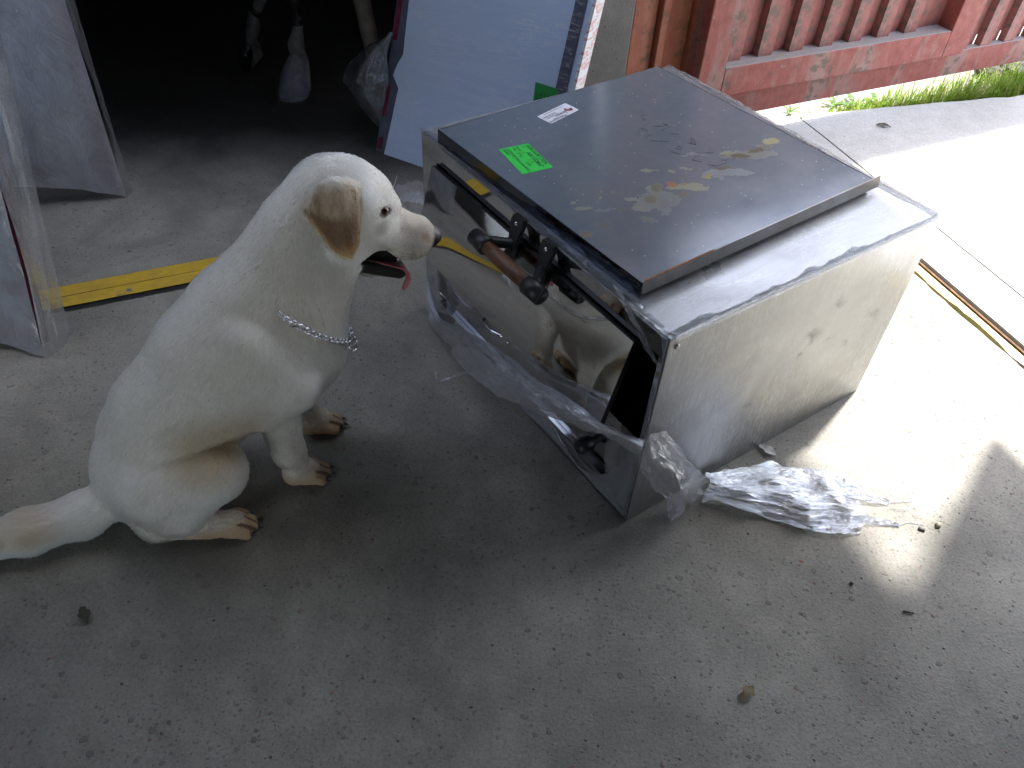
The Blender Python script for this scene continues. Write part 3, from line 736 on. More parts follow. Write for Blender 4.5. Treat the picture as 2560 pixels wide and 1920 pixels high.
# lip along the camera side, standing a little above the plate and running past its far corner
lipV = [(-hu_ - 0.002, -hw_ - 0.0002), (hu_ + 0.020, -hw_ - 0.0002), (hu_ + 0.020, -hw_ - 0.0032), (-hu_ - 0.002, -hw_ - 0.0032)]
mb = MB().add([(x, y - 0.003, TZ - 0.021) for x, y in lipV] + [(x, y, TZ + 0.004) for x, y in lipV], [(3, 2, 1, 0), (4, 5, 6, 7), (0, 1, 5, 4), (1, 2, 6, 5), (2, 3, 7, 6), (3, 0, 4, 7)])
lip = mb.obj("lip", M_flange, tray)
M_rustedge = simple("orange_rust_edge", (0.25, 0.10, 0.03), 0.8, 0.1, 0.5, 90, 0.3)
lp0, lp1 = -hu_ + 0.002, -hu_ + 0.18
MB().box((lp0, -hw_ - 0.0034, TZ + 0.0042), (lp1, -hw_ + 0.0004, TZ + 0.0052)).obj("rusty_edge", M_rustedge, tray)

# stickers and marker writing
def tlocal(px, py, z=TZ): return Matrix.Rotation(-(OA + math.radians(2.2)), 3, 'Z') @ (gnd(px, py, z) - Vector((tray.location.x, tray.location.y, 0)))
def sticker(name, corners, col, label, parent, r=0.6):
    c = [Vector(p) for p in corners]; z = TZ + 0.0006
    V = []; n = len(c)
    for i in range(n):
        a, b, d = c[i - 1], c[i], c[(i + 1) % n]
        V.append(b + (a - b).normalized() * 0.004); V.append(b + ((a - b).normalized() + (d - b).normalized()) * 0.0012); V.append(b + (d - b).normalized() * 0.004)
    o = mesh_obj(name, [(v.x, v.y, z) for v in V], [tuple(range(len(V)))], simple(name + "_paper", col, r, 0, 0.05, 60), parent)
    o.data.flip_normals() if o.data.polygons[0].normal.z < 0 else None
    o["label"] = label
    return o
M_ink = simple("black_print", (0.02, 0.02, 0.022), 0.6)
M_inkr = simple("red_print", (0.55, 0.03, 0.06), 0.6)
def text(body, org, xdir, size, mat, parent, sx=1.0, z=TZ + 0.0012, shear=0.0):
    cu = bpy.data.curves.new("lettering", 'FONT'); cu.body = body; cu.size = size; cu.shear = shear
    cu.materials.append(mat)
    tmp = bpy.data.objects.new("lettering_curve", cu); COL.objects.link(tmp)
    me = bpy.data.meshes.new_from_object(tmp.evaluated_get(bpy.context.evaluated_depsgraph_get())); bpy.data.objects.remove(tmp)
    o = bpy.data.objects.new("lettering", me); COL.objects.link(o); o.parent = parent
    o.location = (org[0], org[1], z); o.rotation_euler = (0, 0, math.atan2(xdir[1], xdir[0])); o.scale = (sx, 1, 1)
    return o
G1, G2, G3, G4 = [tlocal(*p) for p in ((1246, 374), (1321, 359), (1383, 419), (1306, 437))]
gs = sticker("sticker", (G1, G2, G3, G4), (0.03, 0.60, 0.07), "bright green shipping sticker printed in black", tray)
gx = (G3 - G2).normalized(); gy = (G2 - G1).normalized()
for body, fx, fy, sz in (("AEROSUR LTDA.", 0.05, 0.86, 0.0125), ("Guia", 0.04, 0.73, 0.006), ("A01102847", 0.30, 0.66, 0.0145), ("Piezas   2", 0.05, 0.53, 0.008), ("2 / 2", 0.56, 0.53, 0.009), ("Peso   27 Kg", 0.06, 0.41, 0.008), ("11.46", 0.62, 0.41, 0.008), ("ANTONIO PEREZ LEANDRO", 0.05, 0.22, 0.0082), ("ALBO", 0.05, 0.10, 0.0095)):
    p = G1 + (G4 - G1) * fx + (G2 - G1) * fy
    text(body, p, gx, sz, M_ink, gs)
W1, W2, W3, W4 = [tlocal(*p) for p in ((1342, 292), (1413, 258), (1448, 275), (1378, 310))]
ws = sticker("sticker", (W1, W2, W3, W4), (0.72, 0.72, 0.78), "small white courier sticker with a red and black triangle mark", tray)
wx = (W4 - W3).normalized()
for body, fx, fy, sz, m in (("Mensajeria", 0.42, 0.20, 0.0135, M_ink), ("Envios", 0.30, 0.44, 0.0150, M_ink), ("(571) 205-4031", 0.52, 0.54, 0.0066, M_ink), ("(320) 300 3808", 0.52, 0.70, 0.0072, M_ink), ("Express", 0.07, 0.46, 0.0085, M_inkr), ("www.mensajeriaenvios.com", 0.18, 0.90, 0.0060, M_ink)):
    p = W3 + (W4 - W3) * fx + (W2 - W3) * fy
    text(body, p, wx, sz, m, ws)
def tri(pts, m): mesh_obj("emblem", [(p.x, p.y, TZ + 0.0012) for p in pts], [(0, 1, 2)], m, ws)
def wp(fx, fy): return W3 + (W4 - W3) * fx + (W2 - W3) * fy
tri([wp(.16, .14), wp(.30, .42), wp(.22, .42)], M_inkr); tri([wp(.13, .16), wp(.20, .42), wp(.08, .42)], M_ink); tri([wp(.18, .47), wp(.30, .47), wp(.24, .62)], M_ink)
strokes = [[(630,75),(598,80),(610,100),(630,106),(612,114)], [(655,128),(575,178)], [(600,165),(645,180),(640,200)], [(675,208),(645,212),(640,228)], [(665,248),(785,254)], [(735,230),(738,270)],
           [(680,150),(740,150)], [(745,130),(780,145),(705,155)], [(738,178),(805,150)], [(800,198),(858,205)], [(825,218),(845,170)], [(935,230),(945,270),(970,275),(962,245),(937,230)], [(920,262),(970,276)],
           [(880,295),(845,285),(832,300),(875,310),(860,340),(805,322)], [(1030,330),(1088,328)], [(1075,300),(1050,325)], [(998,338),(945,378),(1010,392)], [(1050,410),(1110,420),(1180,395)], [(1130,350),(1170,345)], [(1140,380),(1180,378)]]
mb = MB()
for s in strokes:
    P = [tlocal(*z6(*q)) for q in s]
    mb.tube([(p.x, p.y, TZ + 0.0002) for p in P], 0.0006, 6)
mb.obj("marker_writing", M_ink, tray)["label"] = "thin black marker figures scrawled across the tray"

# ------------------------------------------------------------------ the dog's body as a blended volume
def rotm(pitch,yaw,roll):
    a,b,c=np.radians([pitch,yaw,roll])
    Rp=np.array([[np.cos(a),0,np.sin(a)],[0,1,0],[-np.sin(a),0,np.cos(a)]])
    Ry=np.array([[np.cos(b),-np.sin(b),0],[np.sin(b),np.cos(b),0],[0,0,1]])
    Rr=np.array([[1,0,0],[0,np.cos(c),-np.sin(c)],[0,np.sin(c),np.cos(c)]])
    return Rp@Ry@Rr
def d_rc(x,y,z,p1,r1,p2,r2,sy):
    y=p1[1]+(y-p1[1])/sy
    ax,ay,az=p2[0]-p1[0],(p2[1]-p1[1])/sy,p2[2]-p1[2]
    t=((x-p1[0])*ax+(y-p1[1])*ay+(z-p1[2])*az)/(ax*ax+ay*ay+az*az)
    t=np.clip(t,0,1)
    return np.sqrt((x-p1[0]-ax*t)**2+(y-p1[1]-ay*t)**2+(z-p1[2]-az*t)**2)-(r1+(r2-r1)*t)
def d_el(x,y,z,c,rad,pitch,yaw,roll):
    R=rotm(pitch,yaw,roll)
    X,Y,Z=x-c[0],y-c[1],z-c[2]
    u=R[0,0]*X+R[1,0]*Y+R[2,0]*Z;v=R[0,1]*X+R[1,1]*Y+R[2,1]*Z;w=R[0,2]*X+R[1,2]*Y+R[2,2]*Z
    k0=np.sqrt((u/rad[0])**2+(v/rad[1])**2+(w/rad[2])**2)
    k1=np.sqrt((u/rad[0]**2)**2+(v/rad[1]**2)**2+(w/rad[2]**2)**2)+1e-9
    return k0*(k0-1)/k1
def d_poly(px,pz,poly):
    d=np.full(px.shape,1e9);s=np.ones(px.shape)
    n=len(poly)
    for i in range(n):
        a=poly[i];b=poly[i-1]
        ex,ez=b[0]-a[0],b[1]-a[1];wx,wz=px-a[0],pz-a[1]
        t=np.clip((wx*ex+wz*ez)/(ex*ex+ez*ez),0,1)
        d=np.minimum(d,(wx-ex*t)**2+(wz-ez*t)**2)
        c1=pz>=a[1];c2=pz<b[1];c3=ex*wz>ez*wx
        s=np.where((c1&c2&c3)|(~c1&~c2&~c3),-s,s)
    return s*np.sqrt(d)
def smin(a,b,k):
    if k<=0:return np.minimum(a,b)
    h=np.maximum(k-np.abs(a-b),0)/k
    return np.minimum(a,b)-h*h*k*.25
def build_sdf(S,lo,hi,st):
    n=[int((hi[i]-lo[i])/st)+1 for i in range(3)]
    ax=[(lo[i]+np.arange(n[i])*st).astype(np.float32) for i in range(3)]
    F=np.full(n,.1,np.float32)
    for s in S:
        if s[0]=='rc' or s[0]=='cut':
            _,p1,r1,p2,r2,k,sy=s; m=abs(k)+.03; rr=max(r1,r2)*max(sy,1)+m
            b0=[min(p1[i],p2[i])-rr for i in range(3)];b1=[max(p1[i],p2[i])+rr for i in range(3)]
        elif s[0] in('el','cutel'):
            _,c,rad,pi,ya,ro,k=s; rr=max(rad)+k+.03
            b0=[c[i]-rr for i in range(3)];b1=[c[i]+rr for i in range(3)]
        else:
            _,poly,y0,th,k=s; pp=np.array(poly);b0=[pp[:,0].min()-.03,y0-.05,pp[:,1].min()-.03];b1=[pp[:,0].max()+.03,y0+.05,pp[:,1].max()+.03]
        sl=[]
        for i in range(3):
            i0=max(0,int((b0[i]-lo[i])/st));i1=min(n[i],int((b1[i]-lo[i])/st)+2);sl.append(slice(i0,i1))
        x=ax[0][sl[0]][:,None,None];y=ax[1][sl[1]][None,:,None];z=ax[2][sl[2]][None,None,:]
        G=F[sl[0],sl[1],sl[2]]
        if s[0] in('rc','cut'): d=d_rc(x,y,z,p1,r1,p2,r2,sy)
        elif s[0] in('el','cutel'): d=d_el(x,y,z,c,rad,pi,ya,ro)
        else:
            X,Z=np.broadcast_arrays(x[:,:,:],z);X=X[:,0,:];Z=Z[:,0,:]
            d2=d_poly(X,Z,poly)[:,None,:]
            zt=pp[:,1].max();zb=pp[:,1].min()
            fr=np.clip((zt-z)/(zt-zb),0,1)
            xm=(pp[:,0].max()+pp[:,0].min())/2;xw=(pp[:,0].max()-pp[:,0].min())/2
            sg=np.sign(y0)
            yc=y0+sg*(.014*np.sin(fr*np.pi)*.8-.016*((x-xm)/xw)**2-.012*fr)  # ear bulges outwards
            dy=np.abs(y-yc)-th*.5
            q=np.maximum(d2+.006,0)**2+np.maximum(dy+.0,0)**2
            d=np.sqrt(q)-.006+np.minimum(np.maximum(d2+.006,dy),0)
            d=d+.0035
        if s[0][:3]=='cut': 
            G[...]=-smin(-G,d,k)
        else: G[...]=smin(G,d,k)
    return F,n
def nets(F,lo,st):
    n=F.shape; ins=F<0
    cx=np.zeros([i-1 for i in n]+[3],np.float32);cnt=np.zeros([i-1 for i in n],np.float32)
    corner=[(i,j,k) for i in(0,1) for j in(0,1) for k in(0,1)]
    sub=lambda A,c:A[c[0]:n[0]-1+c[0],c[1]:n[1]-1+c[1],c[2]:n[2]-1+c[2]]
    for a in range(3):
        for c in corner:
            if c[a]:continue
            d=list(c);d[a]=1
            f0=sub(F,c);f1=sub(F,d);m=(f0<0)!=(f1<0)
            t=f0[m]/(f0[m]-f1[m])
            p=np.zeros((m.sum(),3),np.float32)+np.array(c,np.float32);p[:,a]+=t
            cx[m]+=p;cnt[m]+=1
    act=cnt>0;idx=np.full(act.shape,-1,np.int64);idx[act]=np.arange(act.sum())
    ii=np.argwhere(act);V=(cx[act]/cnt[act][:,None]+ii)*st+np.array(lo)
    Q=[]
    for a in range(3):
        b,c=(a+1)%3,(a+2)%3
        s0=[slice(1,n[i]-1) for i in range(3)];s0[a]=slice(0,n[a]-1)
        s1=list(s0);s1[a]=slice(1,n[a])
        e=ins[tuple(s0)]!=ins[tuple(s1)]
        E=np.argwhere(e);E=E+np.array([0 if i==a else 1 for i in range(3)])
        flip=ins[tuple(E.T)]
        def off(db,dc):
            o=E.copy();o[:,b]-=db;o[:,c]-=dc;return idx[tuple(o.T)]
        q=np.stack([off(1,1),off(0,1),off(0,0),off(1,0)],1)
        q[~flip]=q[~flip][:,::-1];Q.append(q)
    return V,np.concatenate(Q)
def smooth_mesh(V,Q,it=3,lam=.5):
    e=np.concatenate([Q[:,[0,1]],Q[:,[1,2]],Q[:,[2,3]],Q[:,[3,0]]]);n=len(V)
    deg=np.bincount(e[:,0],minlength=n)+np.bincount(e[:,1],minlength=n)
    for _ in range(it):
        A=np.stack([np.bincount(e[:,0],V[e[:,1],i],n)+np.bincount(e[:,1],V[e[:,0],i],n) for i in range(3)],1)/np.maximum(deg,1)[:,None]
        V=V+lam*(A-V)
    return V

DOGSPEC = [
    ['rc', [-0.138, 0, 0.15], 0.106, [-0.073, 0, 0.245], 0.113, 0.0, 0.9],
    ['rc', [-0.073, 0, 0.245], 0.112, [0.035, 0, 0.34], 0.121, 0.05, 0.94],
    ['rc', [0.035, 0, 0.34], 0.123, [0.11, 0, 0.42], 0.107, 0.05, 0.98],
    ['rc', [0.06, 0, 0.345], 0.116, [0.155, 0, 0.335], 0.1, 0.05, 1.02],
    ['el', [0.17, 0, 0.35], [0.08, 0.086, 0.1], 0, 0, 0, 0.05],
    ['rc', [0.112, 0, 0.437], 0.097, [0.216, 0, 0.582], 0.077, 0.06, 1.0],
    ['rc', [0.185, 0, 0.42], 0.085, [0.255, 0, 0.545], 0.07, 0.05, 1.0],
    ['rc', [0.072, -0.08, 0.44], 0.052, [0.128, -0.088, 0.325], 0.057, 0.02, 1.0],
    ['rc', [0.075, 0.075, 0.43], 0.055, [0.135, 0.095, 0.315], 0.06, 0.035, 1.0],
    ['rc', [0.125, -0.086, 0.325], 0.054, [0.076, -0.08, 0.272], 0.043, 0.016, 1.0],
    ['rc', [0.135, 0.095, 0.315], 0.056, [0.09, 0.095, 0.265], 0.044, 0.03, 1.0],
    ['rc', [0.098, -0.062, 0.265], 0.046, [0.106, -0.055, 0.105], 0.03, 0.02, 1.0],
    ['rc', [0.106, -0.055, 0.105], 0.03, [0.118, -0.056, 0.045], 0.027, 0.02, 1.0],
    ['rc', [0.13, 0.085, 0.265], 0.042, [0.172, 0.08, 0.105], 0.028, 0.02, 1.0],
    ['rc', [0.172, 0.08, 0.105], 0.028, [0.188, 0.078, 0.045], 0.026, 0.02, 1.0],
    ['rc', [0.1071, -0.0545, 0.0294], 0.0265, [0.1412, -0.0581, 0.0255], 0.0255, 0.015, 1.0],
    ['rc', [0.1195, -0.0771, 0.0255], 0.0116, [0.1433, -0.0849, 0.0235], 0.0113, 0.004, 1.0],
    ['rc', [0.1433, -0.0849, 0.0235], 0.0113, [0.1569, -0.0871, 0.0118], 0.0098, 0.0, 1.0],
    ['rc', [0.1356, -0.065, 0.0255], 0.0126, [0.1598, -0.0694, 0.0235], 0.0122, 0.004, 1.0],
    ['rc', [0.1598, -0.0694, 0.0235], 0.0122, [0.1734, -0.0711, 0.0118], 0.0106, 0.0, 1.0],
    ['rc', [0.1371, -0.0502, 0.0255], 0.0126, [0.1617, -0.0509, 0.0235], 0.0122, 0.004, 1.0],
    ['rc', [0.1617, -0.0509, 0.0235], 0.0122, [0.1754, -0.052, 0.0118], 0.0106, 0.0, 1.0],
    ['rc', [0.124, -0.035, 0.0255], 0.0116, [0.1489, -0.0323, 0.0235], 0.0113, 0.004, 1.0],
    ['rc', [0.1489, -0.0323, 0.0235], 0.0113, [0.1626, -0.0329, 0.0118], 0.0098, 0.0, 1.0],
    ['rc', [0.1791, 0.0745, 0.0294], 0.0265, [0.2132, 0.0709, 0.0255], 0.0255, 0.015, 1.0],
    ['rc', [0.1915, 0.0519, 0.0255], 0.0116, [0.2153, 0.0441, 0.0235], 0.0113, 0.004, 1.0],
    ['rc', [0.2153, 0.0441, 0.0235], 0.0113, [0.2289, 0.0419, 0.0118], 0.0098, 0.0, 1.0],
    ['rc', [0.2076, 0.064, 0.0255], 0.0126, [0.2318, 0.0596, 0.0235], 0.0122, 0.004, 1.0],
    ['rc', [0.2318, 0.0596, 0.0235], 0.0122, [0.2454, 0.0579, 0.0118], 0.0106, 0.0, 1.0],
    ['rc', [0.2091, 0.0788, 0.0255], 0.0126, [0.2337, 0.0781, 0.0235], 0.0122, 0.004, 1.0],
    ['rc', [0.2337, 0.0781, 0.0235], 0.0122, [0.2474, 0.077, 0.0118], 0.0106, 0.0, 1.0],
    ['rc', [0.196, 0.094, 0.0255], 0.0116, [0.2209, 0.0967, 0.0235], 0.0113, 0.004, 1.0],
    ['rc', [0.2209, 0.0967, 0.0235], 0.0113, [0.2346, 0.0961, 0.0118], 0.0098, 0.0, 1.0],
    ['rc', [-0.148, -0.078, 0.16], 0.08, [-0.045, -0.122, 0.19], 0.058, 0.018, 1.0],
    ['rc', [-0.045, -0.124, 0.188], 0.054, [-0.125, -0.11, 0.1], 0.044, 0.012, 1.0],
    ['rc', [-0.125, -0.105, 0.105], 0.048, [-0.172, -0.08, 0.05], 0.033, 0.03, 1.0],
    ['rc', [-0.172, -0.078, 0.04], 0.031, [-0.095, -0.112, 0.03], 0.026, 0.02, 1.0],
    ['rc', [-0.0707, -0.119, 0.0291], 0.0262, [-0.0375, -0.1261, 0.0252], 0.0252, 0.015, 1.0],
    ['rc', [-0.0609, -0.1425, 0.0252], 0.0115, [-0.0382, -0.1527, 0.0233], 0.0112, 0.004, 1.0],
    ['rc', [-0.0382, -0.1527, 0.0233], 0.0112, [-0.0251, -0.1563, 0.0116], 0.0097, 0.0, 1.0],
    ['rc', [-0.0438, -0.1323, 0.0252], 0.0124, [-0.0205, -0.1391, 0.0233], 0.012, 0.004, 1.0],
    ['rc', [-0.0205, -0.1391, 0.0233], 0.012, [-0.0072, -0.1422, 0.0116], 0.0105, 0.0, 1.0],
    ['rc', [-0.0407, -0.1178, 0.0252], 0.0124, [-0.0166, -0.1211, 0.0233], 0.012, 0.004, 1.0],
    ['rc', [-0.0166, -0.1211, 0.0233], 0.012, [-0.0033, -0.1236, 0.0116], 0.0105, 0.0, 1.0],
    ['rc', [-0.0522, -0.1015, 0.0252], 0.0115, [-0.0273, -0.1014, 0.0233], 0.0112, 0.004, 1.0],
    ['rc', [-0.0273, -0.1014, 0.0233], 0.0112, [-0.0139, -0.1035, 0.0116], 0.0097, 0.0, 1.0],
    ['rc', [-0.148, 0.078, 0.16], 0.08, [-0.045, 0.122, 0.19], 0.058, 0.018, 1.0],
    ['rc', [-0.045, 0.124, 0.188], 0.054, [-0.125, 0.11, 0.1], 0.044, 0.012, 1.0],
    ['rc', [-0.125, 0.105, 0.105], 0.048, [-0.172, 0.08, 0.05], 0.033, 0.03, 1.0],
    ['rc', [-0.172, 0.078, 0.04], 0.031, [-0.095, 0.112, 0.03], 0.026, 0.02, 1.0],
    ['rc', [-0.0707, 0.119, 0.0291], 0.0262, [-0.0375, 0.1261, 0.0252], 0.0252, 0.015, 1.0],
    ['rc', [-0.0522, 0.1015, 0.0252], 0.0115, [-0.0273, 0.1014, 0.0233], 0.0112, 0.004, 1.0],
    ['rc', [-0.0273, 0.1014, 0.0233], 0.0112, [-0.0139, 0.1035, 0.0116], 0.0097, 0.0, 1.0],
    ['rc', [-0.0407, 0.1178, 0.0252], 0.0124, [-0.0166, 0.1211, 0.0233], 0.012, 0.004, 1.0],
    ['rc', [-0.0166, 0.1211, 0.0233], 0.012, [-0.0033, 0.1236, 0.0116], 0.0105, 0.0, 1.0],
    ['rc', [-0.0438, 0.1323, 0.0252], 0.0124, [-0.0205, 0.1391, 0.0233], 0.012, 0.004, 1.0],
    ['rc', [-0.0205, 0.1391, 0.0233], 0.012, [-0.0072, 0.1422, 0.0116], 0.0105, 0.0, 1.0],
    ['rc', [-0.0609, 0.1425, 0.0252], 0.0115, [-0.0382, 0.1527, 0.0233], 0.0112, 0.004, 1.0],
    ['rc', [-0.0382, 0.1527, 0.0233], 0.0112, [-0.0251, 0.1563, 0.0116], 0.0097, 0.0, 1.0],
    ['el', [-0.16, 0, 0.11], [0.095, 0.1, 0.1], 0, 0, 0, 0.05],
    ['rc', [-0.225, 0, 0.08], 0.043, [-0.3, 0, 0.052], 0.04, 0.03, 1.0],
    ['rc', [-0.3, 0, 0.052], 0.04, [-0.4, 0.008, 0.045], 0.039, 0.02, 1.0],
    ['rc', [-0.4, 0.008, 0.045], 0.039, [-0.6, 0.035, 0.04], 0.028, 0.02, 1.0],
    ['rc', [0.2641, 0.0, 0.6478], 0.056, [0.2775, 0.0, 0.5795], 0.06, 0.05, 1.0],
    ['el', [0.3037, 0.0, 0.6433], [0.078, 0.066, 0.06], 24, 0, 0, 0.03],
    ['el', [0.3407, 0.0, 0.6181], [0.05, 0.056, 0.047], 24, 0, 0, 0.025],
    ['el', [0.3262, -0.036, 0.5906], [0.062, 0.034, 0.046], 24, 8, 0, 0.025],
    ['el', [0.3262, 0.036, 0.5906], [0.062, 0.034, 0.046], 24, -8, 0, 0.025],
    ['el', [0.3683, -0.029, 0.6212], [0.026, 0.02, 0.017], 24, 0, 0, 0.014],
    ['el', [0.3683, 0.029, 0.6212], [0.026, 0.02, 0.017], 24, 0, 0, 0.014],
    ['rc', [0.3578, 0.0, 0.5755], 0.04, [0.4313, 0.0, 0.5241], 0.032, 0.02, 0.92],
    ['rc', [0.436, 0.0, 0.5297], 0.028, [0.4505, 0.0, 0.5156], 0.024, 0.012, 1.0],
    ['el', [0.4094, -0.018, 0.512], [0.046, 0.023, 0.029], 20, 4, 0, 0.012],
    ['el', [0.4094, 0.018, 0.512], [0.046, 0.023, 0.029], 20, -4, 0, 0.012],
    ['el', [0.3568, -0.03, 0.5486], [0.045, 0.015, 0.02], 24, 6, 0, 0.012],
    ['el', [0.3568, 0.03, 0.5486], [0.045, 0.015, 0.02], 24, -6, 0, 0.012],
    ['rc', [0.2823, 0.0, 0.5412], 0.036, [0.3337, 0.0, 0.4844], 0.022, 0.02, 1.1],
    ['rc', [0.3337, 0.0, 0.4844], 0.021, [0.3925, 0.0, 0.4494], 0.016, 0.012, 1.2],
    ['rc', [0.2899, 0.014, 0.5335], 0.018, [0.3844, 0.012, 0.4804], 0.013, 0.004, 1.0],
    ['cut', [0.3045, -0.026, 0.527], 0.0155, [0.4021, -0.024, 0.4758], 0.01, 0.006, 2.2],
    ['cutel', [0.3549, -0.062, 0.626], [0.012, 0.01, 0.0058], 28, 0, 0, 0.004],
    ['cutel', [0.3549, 0.062, 0.626], [0.012, 0.01, 0.0058], 28, 0, 0, 0.004],
    ['ear', [[0.3161, 0.6972], [0.3076, 0.6788], [0.3003, 0.6211], [0.2942, 0.585], [0.2804, 0.5635], [0.2599, 0.576], [0.2408, 0.6036], [0.2259, 0.6349], [0.2133, 0.6636], [0.2219, 0.6879], [0.2365, 0.7189], [0.2612, 0.7264], [0.2833, 0.72], [0.3026, 0.7084]], -0.076, 0.009, 0.01],
    ['ear', [[0.3311, 0.6422], [0.3226, 0.6238], [0.3153, 0.5661], [0.3092, 0.53], [0.2954, 0.5085], [0.2749, 0.521], [0.2558, 0.5486], [0.2409, 0.5799], [0.2283, 0.6086], [0.2369, 0.6329], [0.2515, 0.6639], [0.2762, 0.6714], [0.2983, 0.665], [0.3176, 0.6534]], 0.076, 0.009, 0.01]
]
HEAD_S = [0.308, 0.0, 0.648]; HEAD_P = 24; EYE_N = [0.3549, -0.062, 0.626]
EARPOLY = [[0.3161, 0.6972], [0.3076, 0.6788], [0.3003, 0.6211], [0.2942, 0.585], [0.2804, 0.5635], [0.2599, 0.576], [0.2408, 0.6036], [0.2259, 0.6349], [0.2133, 0.6636], [0.2219, 0.6879], [0.2365, 0.7189], [0.2612, 0.7264], [0.2833, 0.72], [0.3026, 0.7084]]
CLAWS = ((.112, -.055, math.radians(-6), .98), (.184, .074, math.radians(-6), .98), (-.066, -.120, math.radians(-12), .97), (-.066, .120, math.radians(12), .97))
DLO, DHI, DST = (-.66, -.26, -.03), (.56, .26, .78), .004
def DOGMESH():
    F, n = build_sdf(DOGSPEC, DLO, DHI, DST)
    z = DLO[2] + np.arange(n[2]) * DST
    F = np.maximum(F, -(z - .0005)[None, None, :])          # flat where it meets the floor
    return nets(F, DLO, DST)

# ------------------------------------------------------------------ the dog
DOG = Vector((-0.5775, 1.08, 0)); DA = math.radians(30)
V, Q = DOGMESH()
V = smooth_mesh(V, Q, 2, .5)
dog = mesh_obj("dog", V, Q, None, None, True, loc=DOG, rot=(0, 0, DA))
tag(dog, "cream white labrador sitting on the concrete floor facing the oven, mouth open", "dog")
hS = np.array(HEAD_S); hp = math.radians(HEAD_P)
hX = np.array([math.cos(hp), 0, -math.sin(hp)]); hZ = np.array([math.sin(hp), 0, math.cos(hp)])
def hloc(P): q = P - hS; return np.stack([q @ hX, q[:, 1], q @ hZ], -1)
def hpt(a, b, c): return hS + hX * a + np.array([0, b, 0]) + hZ * c
def ss(a, b, x): t = np.clip((x - a) / (b - a), 0, 1); return t * t * (3 - 2 * t)
def seg_d(P, a, b):
    a = np.array(a); b = np.array(b); t = np.clip(((P - a) @ (b - a)) / ((b - a) @ (b - a)), 0, 1)[:, None]
    return np.linalg.norm(P - a - (b - a) * t, axis=1)
EYE = [hpt(0, 0, 0) * 0 + np.array(EYE_N), np.array(EYE_N) * np.array([1, -1, 1])]
ear_poly = EARPOLY
exs = [p[0] for p in ear_poly]; ezs = [p[1] for p in ear_poly]
def coat(P):
    """coat colour of the animal, and how far the hair is left off, at points of its skin"""
    n = len(P); h = hloc(P); x, y, z = P.T
    C = np.tile(np.array([0.78, 0.735, 0.64]), (n, 1))
    nz = fbm(P * 14, 4); nf = fbm(P * 60, 3)
    def lay(m, col): C[:] = C * (1 - m[:, None]) + np.array(col) * m[:, None]
    lay(0.30 * ss(-.1, .25, nz), (0.66, 0.59, 0.47))
    # tan: groin fold, hocks, paws, upper side of the tail
    lay(0.75 * ss(.10, .02, seg_d(P, (-.06, -.15, .265), (.02, -.13, .27)) + nz * .04), (0.47, 0.33, 0.17))
    lay(0.28 * ss(.16, .02, z + nz * .05) * ss(-.24, -.19, x), (0.50, 0.35, 0.18))
    lay(0.8 * ss(.062, .03, z + nz * .02) * ss(-.15, -.10, x), (0.45, 0.29, 0.14))
    lay(0.65 * ss(-.29, -.40, x + nz * .05) * ss(.035, .06, z + nz * .02), (0.46, 0.31, 0.15))
    lay(0.35 * ss(.1, .03, seg_d(P, (.17, -.02, .44), (.22, -.05, .50)) + nz * .05), (0.52, 0.38, 0.2))
    # face: muzzle shade, tear stain
    lay(0.65 * ss(.09, .16, h[:, 0] + nz * .06) * ss(-.14, -.09, h[:, 2]), (0.50, 0.42, 0.34))
    lay(0.45 * ss(.05, .015, np.linalg.norm(h - np.array([.115, 0, -.02]) * np.array([1, 1, 1]), axis=1) * .6 + nz * .02) , (0.5, 0.42, 0.32))
    for s in (-1, 1):
        E = EYE[0] if s < 0 else EYE[1]
        lay(0.55 * ss(.022, .006, np.linalg.norm((P - E - np.array([-.012, 0, -.024])) * np.array([1, .6, 1]), axis=1) + nz * .01), (0.20, 0.13, 0.08))
        lay(0.9 * ss(.0165, .0125, np.linalg.norm((P - E) * np.array([1, .8, 1.75]), axis=1)), (0.05, 0.03, 0.022))
        lay(0.45 * ss(.010, .004, seg_d(P, E + np.array([.010, 0, .004]), E + np.array([.018, .004 * -s, .016]))), (0.34, 0.20, 0.10))
    for r_ in range(4):
        for c_ in range(7):
            D_ = np.sqrt((h[:, 0] - (.128 + c_ * .0085 + (r_ % 2) * .004)) ** 2 + (h[:, 2] - (-.072 - r_ * .0075)) ** 2)
            lay(.6 * ss(.0028, .0012, D_) * (np.abs(y) > .012), (0.13, 0.08, 0.05))
    mz = ss(.07, .11, h[:, 0]) * ss(-.16, -.10, h[:, 2])
    lay(mz * .6 * ss(-.06, .12, fbm(P * 26 + 5, 4)), (0.40, 0.34, 0.27))
    lay(mz * .5 * ss(.03, .012, seg_d(h, (.09, -.03, -.045), (.15, -.032, -.058)) + nz * .02), (0.36, 0.31, 0.26))
    lay(.5 * ss(.012, .003, seg_d(h, (.176, -.024, -.060), (.168, -.03, -.052)) + nf * .006), (0.34, 0.17, 0.07))
    lay(.4 * ss(.012, .004, seg_d(h, (.060, -.055, -.060), (.100, -.042, -.088)) + nz * .01), (0.42, 0.34, 0.26))
    # ears
    ex0, ex1, ez0, ez1 = min(exs), max(exs), min(ezs), max(ezs)
    er = (np.abs(np.abs(y) - .078) < .030) & (x > ex0 - .004) & (x < ex1 + .002) & (z > ez0 - .004) & (z < ez1 + .004)
    inside = d_poly(x, np.where(y > 0, z + .035, z), ear_poly)
    e = er * ss(.004, -.003, inside)
    fr = (ez1 - np.where(y > 0, z + .035, z)) / (ez1 - ez0); fx = (x - ex0) / (ex1 - ex0)
    lay(e * (0.85 * ss(-.02, .22, fr + nf * .25)), (0.47, 0.34, 0.21))
